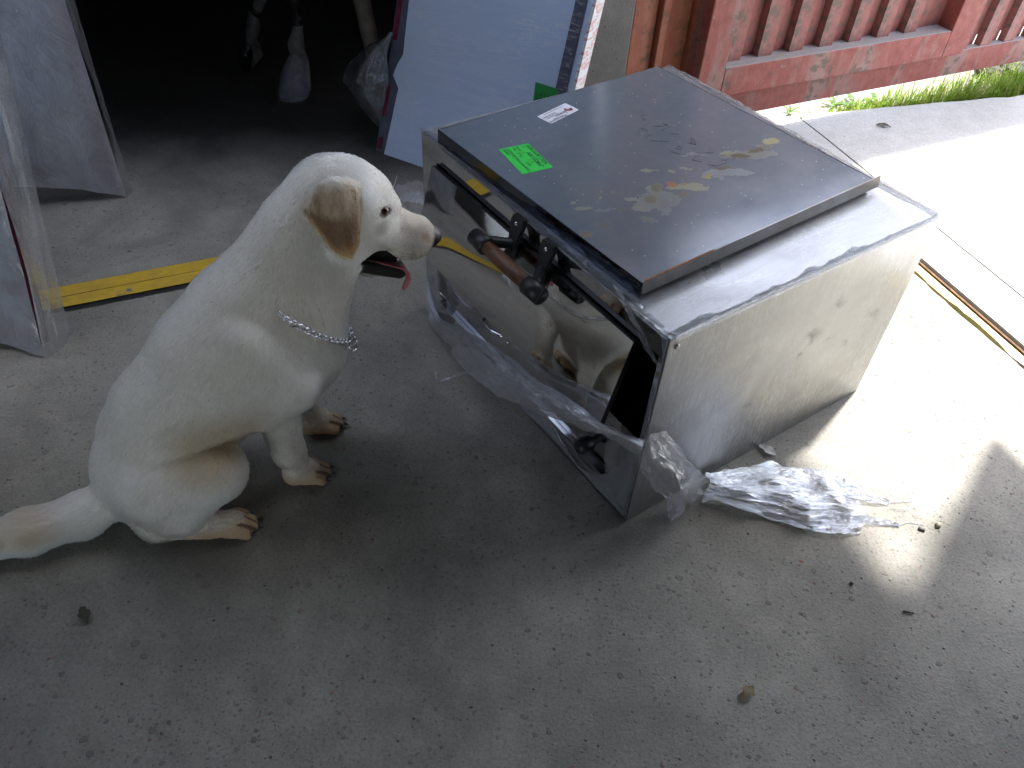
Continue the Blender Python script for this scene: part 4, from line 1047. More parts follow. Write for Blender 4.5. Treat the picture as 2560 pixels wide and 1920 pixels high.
    lay(e * .6 * ss(.05, .25, fr) * ss(-.02, .10, fbm(P * np.array([130, 60, 22.]), 3)), (0.24, 0.14, 0.07))
    lay(e * np.clip(0.55 * ss(.12, .02, np.abs(fx - .55 + nf * .15)) * ss(.1, .3, fr) + 0, 0, 1), (0.26, 0.15, 0.08))
    band = ss(.30, .46, fr + nf * .25 + .20 * (np.abs(fx - .45) < .5) * (np.abs(fx - .5) * 2 - .5))
    lay(e * band * 0.92, (0.17, 0.085, 0.04))
    lay(e * ss(.80, .90, fr + nf * .1) * .85, (0.42, 0.22, 0.08))
    lay(e * ss(.25, .45, fr) * ss(-.007, -.002, inside + nf * .004) * 0.85, (0.50, 0.30, 0.12))
    # mouth: black lips and lower jaw, dark inside
    lip = ss(-.100, -.108, h[:, 2]) * ss(.035, .048, h[:, 0]) * ss(.178, .170, h[:, 0]) * ss(-.150, -.143, -np.abs(h[:, 2] + 0) * 0 + h[:, 2] + .0)
    hair = np.ones(n)
    jaw = ss(.052, .066, h[:, 0] + .12 * (h[:, 2] + .13)) * ss(-.112, -.118, h[:, 2]) * (h[:, 2] > -.19) * (np.abs(y) < .06)
    inner = (h[:, 0] > .040) & (h[:, 2] < -.098) & (h[:, 2] > -.130) & (np.abs(y) < .030)
    dark = np.maximum(jaw, inner.astype(float))
    chin = ss(-.149, -.156, h[:, 2] + nz * .01) * ss(.115, .085, h[:, 0])
    dark = dark * (1 - chin)
    lay(dark * 0.97, (0.012, 0.010, 0.010))
    hair *= 1 - ss(.3, .7, dark)
    upl = ss(-.097, -.1025, h[:, 2]) * ss(.14, .10, h[:, 0]) * ss(.03, .05, h[:, 0]) * (1 - dark) * (h[:, 2] > -.116)
    lay(upl * 0.75, (0.07, 0.05, 0.04))
    nose = ss(.186, .194, h[:, 0]) * ss(-.098, -.088, h[:, 2])
    lay(nose * .8, (0.20, 0.15, 0.14)); hair *= 1 - nose * .9
    for E in EYE: hair *= 1 - ss(.0145, .0115, np.linalg.norm(P - E, axis=1))
    for px_, py_, yw, s in CLAWS:          # dark lines coloured in between the toes to separate them
        q = P - np.array([px_, py_, 0]); f_ = q[:, 0] * math.cos(yw) + q[:, 1] * math.sin(yw); l_ = -q[:, 0] * math.sin(yw) + q[:, 1] * math.cos(yw)
        for b_ in (-.0185, 0.0, .0185):
            g_ = ss(.0042, .0012, np.abs(l_ - b_ * s)) * ss(.026, .036, f_ / s) * ss(.10, .085, f_ / s) * (z < .04)
            lay(g_ * .85, (0.06, 0.035, 0.02)); hair *= 1 - g_ * .8
    return np.clip(C, 0, 1), hair

V0, Q0 = V.copy(), Q.copy()
C, _h = coat(V)
ca = dog.data.attributes.new("coat", 'FLOAT_COLOR', 'POINT')
ca.data.foreach_set("color", np.concatenate([C, np.ones((len(C), 1))], 1).astype(np.float32).reshape(-1))
t = NT("dog_skin")
at = t.n("ShaderNodeAttribute", attribute_name="coat")
t.P(Base_Color=at.outputs[0], Roughness=0.75, Normal=t.bump(t.noise(t.coord(), 220, 3), 0.3, 0.002))
t.P(Specular_IOR_Level=0.25)
dog.data.materials.append(t.m)

# short fur, combed along the body
TRI = np.concatenate([Q[:, [0, 1, 2]], Q[:, [0, 2, 3]]])
A, B, Cc = V[TRI[:, 0]], V[TRI[:, 1]], V[TRI[:, 2]]
cr = np.cross(B - A, Cc - A); area = np.linalg.norm(cr, axis=1) / 2
fn = cr / (2 * area[:, None] + 1e-12)
vn = np.zeros_like(V)
for k in range(3): np.add.at(vn, TRI[:, k], cr)
vn /= np.linalg.norm(vn, axis=1, keepdims=True) + 1e-12
hc = hloc((A + B + Cc) / 3)
dens = area * np.where((hc[:, 0] > -.08) & (hc[:, 2] > -.17) & (hc[:, 0] < .25), 2.2, 1.0)
NF = 330000
ti = rng.choice(len(TRI), NF, p=dens / dens.sum())
r1 = np.sqrt(rng.random(NF))[:, None]; r2 = rng.random(NF)[:, None]
w0, w1, w2 = 1 - r1, r1 * (1 - r2), r1 * r2
P = A[ti] * w0 + B[ti] * w1 + Cc[ti] * w2
Nn = vn[TRI[ti, 0]] * w0 + vn[TRI[ti, 1]] * w1 + vn[TRI[ti, 2]] * w2
Nn /= np.linalg.norm(Nn, axis=1, keepdims=True)
fc, fh = coat(P)
keep = rng.random(NF) < fh
P, Nn, fc = P[keep], Nn[keep], fc[keep]; NF = len(P)
h = hloc(P)
headm = ss(-.02, .06, h[:, 0]) * ss(-.19, -.12, h[:, 2])
taper = ss(.05, .16, h[:, 0])
body = np.stack([np.full(NF, -.55), P[:, 1] * 0.6, np.full(NF, -.80)], -1)
body = body * (1 - ss(.13, .22, P[:, 0]))[:, None] + np.array([-.05, 0, -1.0]) * ss(.13, .22, P[:, 0])[:, None]
tail = ss(-.25, -.30, P[:, 0])[:, None]; body = body * (1 - tail) + np.array([-1, 0, -.1]) * tail
face = -hX * 0.9 + np.array([0, 0, -.45])
legs = (ss(.27, .18, P[:, 2]) * ss(.03, .08, P[:, 0]))[:, None]; body = body * (1 - legs) + np.array([.1, 0, -1]) * legs
foot = (ss(.06, .04, P[:, 2]) * ss(-.2, -.15, P[:, 0]))[:, None]; body = body * (1 - foot) + np.array([1, 0, -.2]) * foot
eary = ((np.abs(np.abs(P[:, 1]) - .078) < .03) & (d_poly(P[:, 0], np.where(P[:, 1] > 0, P[:, 2] + .035, P[:, 2]), ear_poly) < .004))[:, None]
D = body * (1 - headm[:, None]) + face * headm[:, None]
D = np.where(eary, np.array([[.05, 0, -1.0]]), D)
D = D + 0.55 * np.stack([fbm(P * 26 + 3, 3), fbm(P * 26 + 9, 3), fbm(P * 26 + 15, 3)], -1) + 0.32 * np.stack([fbm(P * 110 + 3, 2), fbm(P * 110 + 9, 2), fbm(P * 110 + 15, 2)], -1) + rng.normal(0, .15, (NF, 3))
D = D - Nn * np.sum(D * Nn, 1, keepdims=True); D /= np.linalg.norm(D, axis=1, keepdims=True) + 1e-9
L = 0.0155 * (1 - .60 * headm) * (1 - .45 * taper * headm)
L = np.where(eary[:, 0], .0075, L); L = L * (1 - .65 * foot[:, 0]) * (1 - .35 * legs[:, 0]) + .006 * tail[:, 0]
L = L * rng.uniform(.65, 1.2, NF)
ups = rng.uniform(.18, .55, NF)[:, None]
t4 = np.array([0, .33, .68, 1.0])
pts = np.zeros((NF, 4, 3))
for k, tt in enumerate(t4):
    pts[:, k] = P - Nn * .0008 + (D * (tt * (1 - .12 * tt)) + Nn * ups * (tt - .55 * tt * tt) * 1.3) * L[:, None]
pts[..., 2] = np.maximum(pts[..., 2], .0015)
cu = bpy.data.hair_curves.new("fur")
cu.add_curves([4] * NF)
cu.points.foreach_set("position", pts.astype(np.float32).reshape(-1))
ra = cu.attributes.get("radius") or cu.attributes.new("radius", 'FLOAT', 'POINT')
rad = np.tile(np.array([.00050, .00050, .00038, .00010]), NF) * np.repeat(np.where(headm > .5, .8, 1.0), 4)
ra.data.foreach_set("value", rad.astype(np.float32))
cc = cu.attributes.new("coat", 'FLOAT_COLOR', 'CURVE')
fc = np.clip(fc * (rng.uniform(.90, 1.07, NF) * (1 + .14 * fbm(P * np.array([90, 90, 35.]), 3)))[:, None], 0, 1)
cc.data.foreach_set("color", np.concatenate([fc, np.ones((NF, 1))], 1).astype(np.float32).reshape(-1))
fur = bpy.data.objects.new("fur", cu); COL.objects.link(fur); fur.parent = dog; fur["kind"] = "stuff"
t = NT("dog_fur"); at = t.n("ShaderNodeAttribute", attribute_name="coat")
hb = t.n("ShaderNodeBsdfHairPrincipled", parametrization='COLOR')
for nm, v in (("Color", at.outputs[0]), ("Roughness", .45), ("Radial Roughness", .6), ("Coat", .0)):
    if nm in hb.inputs: t.set(hb.inputs[nm], v)
t.t.links.new(hb.outputs[0], t.out.inputs[0])
cu.materials.append(t.m)

# eyes
def eye_mat():
    t = NT("amber_dog_eye"); c = t.coord()
    d = t.n("ShaderNodeVectorMath", {0: t.n("ShaderNodeVectorMath", {0: c}, operation='NORMALIZE').outputs[0], 1: (0.0, 0.0, 1.0)}, operation='DOT_PRODUCT').outputs["Value"]
    col = t.ramp(d, [(0.0, (0.50, 0.46, 0.43)), (0.55, (0.50, 0.46, 0.43)), (0.60, (0.05, 0.025, 0.012)), (0.66, (0.28, 0.12, 0.03)), (0.86, (0.20, 0.08, 0.02)), (0.90, (0.004, 0.004, 0.004))])
    t.P(Base_Color=col, Roughness=0.06); return t.m
M_eye = eye_mat()
import bmesh
def ball(name, r, mat, parent, loc, seg=20):
    bm = bmesh.new(); bmesh.ops.create_uvsphere(bm, u_segments=seg, v_segments=seg // 2, radius=r)
    V = [v.co[:] for v in bm.verts]; bm.verts.index_update(); F = [tuple(v.index for v in f.verts) for f in bm.faces]; bm.free()
    return mesh_obj(name, V, F, mat, parent, True, loc=loc)
for E, s in ((EYE[0], -1), (EYE[1], 1)):
    o = ball("eye", .0092, M_eye, dog, E + np.array([-.002, -s * .0086, -.0005]))
    o.rotation_euler = Vector((-.10, s * 1.0, .35)).to_track_quat('Z', 'Y').to_euler()
# nose pad
nf_, nn_ = build_sdf([['el', [0, 0, 0], [.0150, .0185, .0165], 0, 0, 0, 0], ['el', [-.010, 0, .004], [.016, .0165, .013], 0, 0, 0, .006],
                   ['cutel', [.010, -.0105, -.004], [.008, .0052, .0042], 0, 20, 20, .002], ['cutel', [.010, .0105, -.004], [.008, .0052, .0042], 0, -20, -20, .002],
                   ['cutel', [.015, 0, -.010], [.008, .0010, .012], 0, 0, 0, .001]], (-.03, -.024, -.022), (.022, .024, .022), .0011)
nV, nQ = nets(nf_, (-.03, -.024, -.022), .0011); nV = smooth_mesh(nV, nQ, 2, .5)
t = NT("leathery_dog_nose"); c = t.coord()
sz = t.n("ShaderNodeSeparateXYZ", {"Vector": c}).outputs
f = t.math('ADD', t.math('MULTIPLY', sz[2], 45.0), t.math('MULTIPLY', t.noise(c, 300, 3), 0.3))
t.P(Base_Color=t.ramp(f, [(0.0, (0.010, 0.009, 0.009)), (0.40, (0.045, 0.035, 0.033)), (0.85, (0.15, 0.115, 0.105))]), Roughness=0.42, Normal=t.bump(t.vor(c, 420).outputs["Distance"], 0.35, 0.001))
npos = hpt(.200, 0, -.062)
o = mesh_obj("nose", nV * 1.18, nQ, t.m, dog, True, loc=npos, rot=(0, hp, 0))
# tongue: over the lower teeth and hanging from the near side
t = NT("wet_pink_tongue"); t.P(Base_Color=(0.50, 0.16, 0.17), Roughness=0.28, Normal=t.bump(t.noise(t.coord(), 260, 3), 0.25, 0.001))
t.P(Subsurface_Weight=0.15, Subsurface_Radius=(0.006, 0.003, 0.002), Subsurface_Scale=1.0)
tp = [hpt(.070, -.002, -.128), hpt(.110, -.004, -.128), hpt(.140, -.008, -.129), hpt(.160, -.013, -.130), hpt(.173, -.018, -.141), hpt(.174, -.021, -.160), hpt(.170, -.022, -.180)]
V = []; F = []; n = 12
wd = [.014, .015, .015, .014, .012, .0105, .005]; th = [.004, .004, .004, .004, .0038, .0035, .0025]
for i, p in enumerate(tp):
    tan = np.array(tp[min(i + 1, len(tp) - 1)]) - np.array(tp[max(i - 1, 0)]); tan /= np.linalg.norm(tan)
    sd = np.array([0, 1, 0]) - tan * tan[1]; sd /= np.linalg.norm(sd); up_ = np.cross(tan, sd)
    for j in range(n):
        a = 2 * math.pi * j / n; V.append(p + sd * math.cos(a) * wd[i] + up_ * math.sin(a) * th[i] - up_ * (.004 * (1 - abs(math.cos(a)))))
for i in range(len(tp) - 1):
    for j in range(n): F.append((i * n + j, i * n + (j + 1) % n, (i + 1) * n + (j + 1) % n, (i + 1) * n + j))
F.append(tuple(range((len(tp) - 1) * n, len(tp) * n)))
o = mesh_obj("tongue", V, F, t.m, dog, True)
sm = o.modifiers.new("smooth", 'SUBSURF'); sm.levels = 2; sm.render_levels = 2
# lower teeth
M_tooth = simple("ivory_tooth", (0.62, 0.58, 0.47), 0.35)
for a, b, l in ((.150, -.013, .010), (.157, -.006, .006), (.158, .000, .006), (.157, .006, .006), (.150, .013, .010)):
    MB().tube([hpt(a, b, -.133), hpt(a + .001, b, -.133 + l * .6), hpt(a + .001, b, -.133 + l)], [.0028, .0024, .0006], 8).obj("tooth", M_tooth, dog, True)
# claws
M_claw = simple("dark_horn_claw", (0.07, 0.055, 0.045), 0.4)
for px_, py_, yw, s in CLAWS:
    f = np.array([math.cos(yw), math.sin(yw), 0]); l = np.array([-f[1], f[0], 0])
    for b, a in ((-.027, .060), (-.0095, .076), (.0095, .076), (.027, .060)):
        q = np.array([px_, py_, 0]) + f * (a - .006) * s + l * b * s
        MB().tube([q + np.array([0, 0, .012]), q + f * .008 + np.array([0, 0, .0095]), q + f * .014 + np.array([0, 0, .004])], [.0034, .0028, .0008], 8).obj("claw", M_claw, dog, True)
# whiskers
mb = MB()
for k in range(16):
    s = -1 if k % 2 else 1
    a = .125 + .045 * rng.random(); c_ = -.085 + .022 * rng.random()
    p0 = hpt(a, s * .030, c_); dr = hX * rng.uniform(-.2, .5) + np.array([0, s * .7, 0]) - hZ * rng.uniform(.1, .7); dr /= np.linalg.norm(dr); ln = rng.uniform(.02, .045)
    mb.tube([p0, p0 + dr * ln * .5, p0 + dr * ln - hZ * ln * .12], [.00035, .0003, .00012], 5)
for k in range(2):
    p0 = hpt(.062, -.03, .018 + .004 * k); mb.tube([p0, p0 + np.array([.01, -.004, .018]), p0 + np.array([.016, -.004, .036])], [.00035, .0003, .0001], 5)
mb.obj("whiskers", simple("pale_whisker", (.7, .68, .62), .4), dog, True)["kind"] = "stuff"

# chain collar
from mathutils.bvhtree import BVHTree
bv = BVHTree.FromPolygons([tuple(v) for v in V0], [tuple(int(i) for i in q) for q in Q0])
M_chain = simple("bright_chain_steel", (0.66, 0.66, 0.67), 0.16, 1.0, 0.1, 40)
collar_ = empty("chain_collar"); collar_.parent = dog; collar_["label"] = "silver chain choke collar round the dog's neck"
cd = Vector((.685, 0, -.728)); cc_ = Vector((.180, 0, .452))
ringp = []
for k in range(240):
    a = 2 * math.pi * k / 240
    dv_ = cd * math.cos(a) + Vector((0, math.sin(a), 0))
    hit = bv.ray_cast(cc_ + dv_ * .30, -dv_)
    q_ = hit[0] if hit[0] else cc_ + dv_ * .1
    ringp.append(q_ + dv_ * (.0110 - .022 * min(1, max(0, (.150 - q_.x) / .03))))
ringp = [sum((ringp[(k + j) % 240] for j in range(-4, 5)), Vector()) / 9 for k in range(240)]
lens = [0.0]
for k in range(240): lens.append(lens[-1] + (ringp[(k + 1) % 240] - ringp[k]).length)
nl = int(lens[-1] / .0082)
tv, tf = torus(.0054, .0015, 12, 6, 1.25)
lk = None
for i in range(nl):
    s = lens[-1] * i / nl; k = max(j for j in range(240) if lens[j] <= s); f = (s - lens[k]) / max(1e-6, lens[k + 1] - lens[k])
    p = ringp[k].lerp(ringp[(k + 1) % 240], f); tg = (ringp[(k + 1) % 240] - ringp[k]).normalized(); o_ = (p - cc_).normalized()
    if lk is None: lk = mesh_obj("link", tv, tf, M_chain, collar_, True); o = lk
    else: o = lk.copy(); COL.objects.link(o); o.parent = collar_
    b_ = tg.cross(o_).normalized(); o_ = b_.cross(tg)
    R = Matrix((tg, b_, o_)).transposed(); R = R @ Matrix.Rotation(math.radians(38 if i % 2 else -38), 3, 'X')
    o.location = p; o.rotation_euler = R.to_euler()
kr = min(range(240), key=lambda k: (ringp[k] - Vector((.243, -.055, .378))).length)
pr = ringp[kr]; tv, tf = torus(.0125, .0018, 26, 8)
for dz, rx, ry, rz_ in ((-.010, 70, 20, 40), (.0, 60, -30, 10)):
    o = mesh_obj("ring", tv, tf, M_chain, collar_, True, loc=pr + Vector((.006, -.006, dz)))
    o.rotation_euler = (math.radians(rx), math.radians(ry), math.radians(rz_)); o.scale = (1, 1, 1) if dz else (.75, .75, 1)

# ---PERSON standing behind the camera; the oven's door mirrors the legs and the floor lies in the figure's shade
def PERSON():
    L = []
    def rc(a, ra, b, rb, k=.03, sy=1.0): L.append(['rc', list(a), ra, list(b), rb, k, sy])
    for s in (-1, 1):
        rc((s * .095, .0, .92), .098, (s * .105, .015, .50), .066); rc((s * .105, .015, .50), .064, (s * .115, -.02, .10), .042)
        rc((s * .115, -.03, .055), .045, (s * .13, .115, .040), .040, .03)
        rc((s * .19, -.01, 1.40), .058, (s * .225, .03, 1.16), .046); rc((s * .225, .03, 1.16), .043, (s * .10, .24, 1.30), .032)
        rc((s * .10, .24, 1.30), .032, (s * .05, .285, 1.36), .028, .02)
        for q in range(4): rc((s * (.050 - .004 * q), .290, 1.340 + .020 * q), .010, (s * (.012), .312, 1.345 + .020 * q), .008, .006)
        rc((s * .055, .280, 1.33), .011, (s * .030, .270, 1.40), .009, .006)
    rc((0, 0, .95), .135, (0, .0, 1.15), .130, .05, 1.0); rc((0, 0, 1.15), .130, (0, -.01, 1.36), .140, .05, 1.15)
    rc((0, 0, 1.42), .062, (0, .02, 1.52), .055, .04)
    L.append(['el', [0, .035, 1.63], [.078, .098, .118], 0, 0, 0, .03]); L.append(['el', [0, .130, 1.615], [.014, .022, .022], 0, 0, 0, .012])
    for s in (-1, 1): L.append(['el', [s * .079, .02, 1.62], [.010, .022, .032], 0, 0, 0, .006]); L.append(['cutel', [s * .032, .130, 1.645], [.014, .014, .010], 0, 0, 0, .008])
    L.append(['cutel', [0, .135, 1.572], [.025, .010, .004], 0, 0, 0, .004])
    F, n = build_sdf(L, (-.34, -.20, -.02), (.34, .36, 1.80), .010)
    return nets(F, (-.34, -.20, -.02), .010)
pV, pQ = PERSON(); pV = smooth_mesh(pV, pQ, 2, .5)
t = NT("clothed_figure"); at = t.n("ShaderNodeAttribute", attribute_name="cloth"); t.P(Base_Color=at.outputs[0], Roughness=.85, Normal=t.bump(t.noise(t.coord(), 60, 5), .4, .004))
per = mesh_obj("person", pV, pQ, t.m, None, True, loc=(.08, -.42, 0), rot=(0, 0, math.radians(4)))
tag(per, "person in blue jeans and dark jacket, seen only mirrored in the oven door", "person")
pc = np.tile(np.array([.035, .04, .05]), (len(pV), 1))
pc[pV[:, 2] < .95] = (.045, .055, .10); pc[pV[:, 2] < .09] = (.03, .028, .026)
pc[(pV[:, 2] > 1.47)] = (.45, .27, .19); pc[(pV[:, 1] > .225) & (pV[:, 2] > 1.2) & (pV[:, 2] < 1.45)] = (.45, .27, .19)
pc[(pV[:, 2] > 1.66) & (pV[:, 1] < .10) | (pV[:, 2] > 1.70) | (pV[:, 2] > 1.56) & (pV[:, 1] < -.01)] = (.02, .016, .013)
a = per.data.attributes.new("cloth", 'FLOAT_COLOR', 'POINT'); a.data.foreach_set("color", np.concatenate([pc, np.ones((len(pc), 1))], 1).astype(np.float32).reshape(-1))

# ------------------------------------------------------------------ panels wrapped in film
M_film = film("stretch_film", 0.55, (0.78, 0.80, 0.86), 0.10, 7, (1, 4, 1), 0.8, 0.18, False, 0.3)
M_filmx = film("crumpled_film", 0.50, (0.80, 0.81, 0.83), 0.07, 8, (1.0, 2.6, 1), 1.0, 0.11, False, 0.55)
M_spill = film("spilled_clear_film", 0.75, (0.82, 0.83, 0.85), 0.08, 7, (1.0, 2.6, 1), 1.0, 0.07, False, 0.8)
M_filmthick = film("layered_film", 0.40, (0.78, 0.82, 0.90), 0.14, 6, (1.6, 1.0, 1), 0.5, 0.55, True, 0.2)
M_maroon = simple("maroon_tube", (0.16, 0.02, 0.05), 0.4, 0, 0.3, 30)
def blue_panel_mat():
    t = NT("pale_blue_sheet_under_film"); c = t.coord()
    a = t.noise(t.coord(rot=(0, math.radians(-35), 0), scale=(1.0, 1, 9)), 7, 6, 0.65, 0.8); b = t.noise(t.coord(rot=(0, math.radians(-35), 0), scale=(2, 1, 14)), 22, 4, 0.6, 0.5)
    cr_ = t.n("ShaderNodeSeparateXYZ", {"Vector": c}).outputs
    base = t.ramp(t.noise(c, 2.5, 4), [(0.3, (0.54, 0.66, 0.88)), (0.7, (0.62, 0.74, 0.95))])
    h = t.math('ADD', t.math('ABSOLUTE', t.math('SUBTRACT', a, 0.5)), t.math('MULTIPLY', b, 0.5))
    crease = t.math('MULTIPLY', t.ramp(t.math('ABSOLUTE', t.math('SUBTRACT', t.noise(t.coord(rot=(0, math.radians(-35), 0), scale=(1.2, 1, 7)), 5.5, 6, 0.7, 1.0), 0.5)), [(0.0, 1.0), (0.022, 0.0)]), t.ramp(t.noise(c, 4.5, 4, 0.6, 0.5), [(0.42, 0.05), (0.62, 0.9)]))
    base = t.mix(crease, base, (0.86, 0.88, 0.92))
    t.P(Base_Color=base, Roughness=0.5, Coat_Weight=1.0, Coat_Roughness=0.09, Normal=t.bump(a, 0.15, 0.01), Coat_Normal=t.bump(h, 0.8, 0.014))
    return t.m
M_blue = blue_panel_mat()
M_bluedark = simple("grey_blue_edge", (0.10, 0.11, 0.15), 0.35, 0, 0.3, 12)
LP = Vector((-0.497, 2.546, 0.0)); LA = math.radians(-27); LEAN = math.radians(20)
lean = empty("leaning_panel", tuple(LP), 0)
lean.rotation_euler = Matrix.Rotation(LA, 3, 'Z').to_euler()
tag(lean, "tall pale blue panel in stretch film leaning beside the red gate posts", "panel")
tl = empty("body"); bpy.data.objects.remove(tl)
RL = Matrix.Rotation(-LEAN, 4, 'X')          # panel's own frame: x along its width, z up its face, y behind
def lobj(V, F, name, mat, smooth=False):
    return mesh_obj(name, [(RL @ Vector(v)) for v in V], F, mat, lean, smooth)
PW, PH = 0.640, 2.12
# blue front sheet with a torn notch in its left edge
edge = [(0, 0), (.006, .10), (.012, .195), (.016, .225), (-.012, .262), (.000, .30), (.018, .335), (.016, .42), (.010, .60), (.012, .9), (.0, PH)]
V = [(x, -0.004 + 0.006 * math.sin(z * 9), z) for x, z in edge] + [(PW, -0.004, z) for x, z in edge]
n = len(edge)
lobj(V, [(i, n + i, n + i + 1, i + 1) for i in range(n - 1)], "blue_sheet", M_blue)
mb = MB().box((-0.042, 0.004, -0.004), (PW - 0.001, 0.045, PH), 0.004); lobj(mb.V, mb.F, "backing", M_bluedark)
for z0, z1 in ((0.012, 0.052), (0.125, 0.225), (0.37, 0.54), (0.70, 1.0), (1.1, 1.5), (1.65, 2.0)):
    mb = MB().box((-0.036, 0.0010, z0), (-0.018, 0.0036, z1)); lobj(mb.V, mb.F, "edge_stripe", M_maroon)
mb = MB().box((PW - 0.060, -0.0085, -0.0), (PW - 0.024, -0.0060, PH)); 
M_tape = NT("dark_tape_under_film"); _a = M_tape.noise(M_tape.coord(rot=(0, .5, 0), scale=(1, 1, 5)), 26, 5, 0.65, 0.6)
M_tape.P(Base_Color=M_tape.ramp(_a, [(0.3, (0.05, 0.055, 0.09)), (0.55, (0.10, 0.10, 0.15)), (0.66, (0.45, 0.42, 0.36))]), Roughness=0.3, Normal=M_tape.bump(_a, 0.7, 0.01)); M_tape = M_tape.m
lobj(mb.V, mb.F, "dark_tape", M_tape)
# white and red right-hand side that faces the doorway
M_white = NT("white_film_with_red_print"); _c = M_white.coord(rot=(0, math.radians(28), 0), scale=(1, 1, 1)); _w = M_white.noise(M_white.coord(rot=(math.radians(24), 0, 0), scale=(1, 3.0, 13)), 5, 6, 0.7, 1.2)
_y = M_white.n("ShaderNodeSeparateXYZ", {"Vector": M_white.coord()}).outputs
M_white.P(Base_Color=M_white.ramp(_w, [(0.50, (0.80, 0.80, 0.79)), (0.56, (0.68, 0.25, 0.25)), (0.62, (0.78, 0.74, 0.72))]), Roughness=0.35, Normal=M_white.bump(_w, 0.7, 0.01)); M_white = M_white.m
mb = MB().box((PW + 0.0005, -0.010, -0.002), (PW + 0.006, 0.052, PH)); lobj(mb.V, mb.F, "white_side", M_white)
mb = MB().box((PW - 0.004, -0.0125, 0.0), (PW + 0.006, -0.0103, PH)); lobj(mb.V, mb.F, "white_edge", M_white)
# green label low on the panel
q = [RL.inverted() @ (Matrix.Rotation(-LA, 3, 'Z') @ (on_plane(px, py, LP + Vector((0, 0, 0)), Matrix.Rotation(LA, 3, 'Z') @ (RL.to_3x3() @ Vector((0, -1, 0)))) - LP)) for px, py in ((1343, 205), (1397, 222), (1402, 268), (1336, 262))]
M_green = simple("green_label_paper", (0.02, 0.26, 0.055), 0.5, 0, 0.1, 40)
gl = lobj([(v.x, -0.0125, v.z) for v in q], [(0, 3, 2, 1)], "green_label", M_green)
mb = MB()
for k, (fx, w) in enumerate(((.12, .06), (.25, .10), (.42, .05), (.55, .12), (.75, .05))):
    for r_, fy in enumerate((.55, .72)):
        a = q[3].lerp(q[2], fx).lerp(q[0].lerp(q[1], fx), 1 - fy); mb.box((a.x, -0.0134, a.z), (a.x + w * .05, -0.0128, a.z + .004))
lobj(mb.V, mb.F, "print", M_ink).parent = lean

# two tall wrapped panels on the left
M_whitepanel = simple("blue_white_board", (0.50, 0.55, 0.63), 0.5, 0, 0.1, 6)
def wrapped(loc, rz, leanx, width, height, lab, seed, tubes, bulge=0.05, cut=0.07):
    root = empty("wrapped_panel", loc, rz); tag(root, lab, "wrapped panel", "panels wrapped in plastic film on the left")
    R = Matrix.Rotation(-leanx, 4, 'X')
    def add(mb, name, mat, sm=False): return mesh_obj(name, [R @ Vector(v) for v in mb.V], mb.F, mat, root, sm)
    add(MB().box((-width + .03, 0.030, cut + .05), (-0.035, 0.050, height)), "board", M_whitepanel)
    for a, b in tubes:
        add(MB().tube([a, b], .0165, 12), "frame_tube", M_maroon, True)
    # film skin round the frame: front and back bulging between the tubes, pinched at the foot
    rows = []
    for i in range(9):
        f = i / 8; z = height * f
        r = []
        for j in range(13):
            a = j / 12
            x = -width * a
            foot = math.exp(-z / .09)
            sag = cut * math.sin(min(1, a * 1.25) * math.pi) * foot * 1.0
            y = -0.014 - bulge * math.sin(a * math.pi) * (0.35 + .65 * math.sin(min(f * 1.6, 1) * math.pi))
            y += .05 * foot * (1 - abs(2 * a - 1)) * .4
            r.append(R @ Vector((x + .012, y, max(z, 0.004) + sag)))
        rows.append(r)
    sheet("film_skin", rows, M_filmthick, root, 0.012, (5, 9), seed, (90, 60), 0.0, 0.5)
    rows2 = []
    for i in range(7):
        z = height * i / 6
        rows2.append([R @ Vector((.012 + .012 * math.sin(z * 7), -0.014, z + .004)), R @ Vector((.026, 0.03, z + .002)), R @ Vector((.014, 0.085, z + .03))])
    sheet("film_side", rows2, M_filmx, root, 0.006, (7, 3), seed + 3, (70, 10), 0.0, 0.5)
    return root
wr1 = wrapped((-1.265, 2.168, 0), math.radians(20.5), math.radians(4), 0.75, 1.9, "plastic wrapped maroon frame standing farther back at the left, its foot on the floor", 2.0,
              [((-.02, .03, .03), (-.02, .03, 1.88)), ((-.03, .03, .095), (-.72, .03, .115)), ((-.30, .03, .10), (-.30, .03, 1.88)), ((-.02, .03, .03), (-.10, .03, .10))])
wr2 = wrapped((-1.172, 1.432, 0), math.radians(-10), math.radians(12), 0.70, 1.8, "plastic wrapped maroon frame nearest the camera at the left, cut by the picture's edge", 7.0,
              [((-.022, .03, .02), (-.022, .03, 1.78)), ((-.03, .03, .16), (-.68, .03, .16)), ((-.03, .03, .025), (-.68, .03, .03))], 0.03, 0.02)

# ------------------------------------------------------------------ film hanging off the oven
drape = empty("draped_film", tuple(OP), OA); tag(drape, "torn clear stretch film draped across the lower front of the oven", "plastic film")
def F_(px, py, u): v = ofront(px, py, u); return (v.x, v.y, v.z)
up_e = [(1064, 690), (1098, 790), (1165, 826), (1256, 878), (1340, 948), (1409, 987), (1479, 1039), (1530, 1072), (1612, 1098)]
lo_e = [(1068, 770), (1078, 826), (1134, 870), (1195, 942), (1272, 990), (1359, 1026), (1429, 1050), (1499, 1078), (1600, 1140)]
us = [-.006, -.03, -.055, -.075, -.085, -.085, -.080, -.05, -.006]
rows = []
for a, b, u in zip(up_e, lo_e, us):
    m = ((a[0] + b[0]) / 2, (a[1] + b[1]) / 2)
    rows.append([F_(*a, u), F_(m[0], m[1], u - .016), F_(*b, u + .004)])
sheet("film_band", rows, M_filmx, drape, 0.014, (5, 6), 1.0, (150, 36), 0.03, 0.5)
rows = []
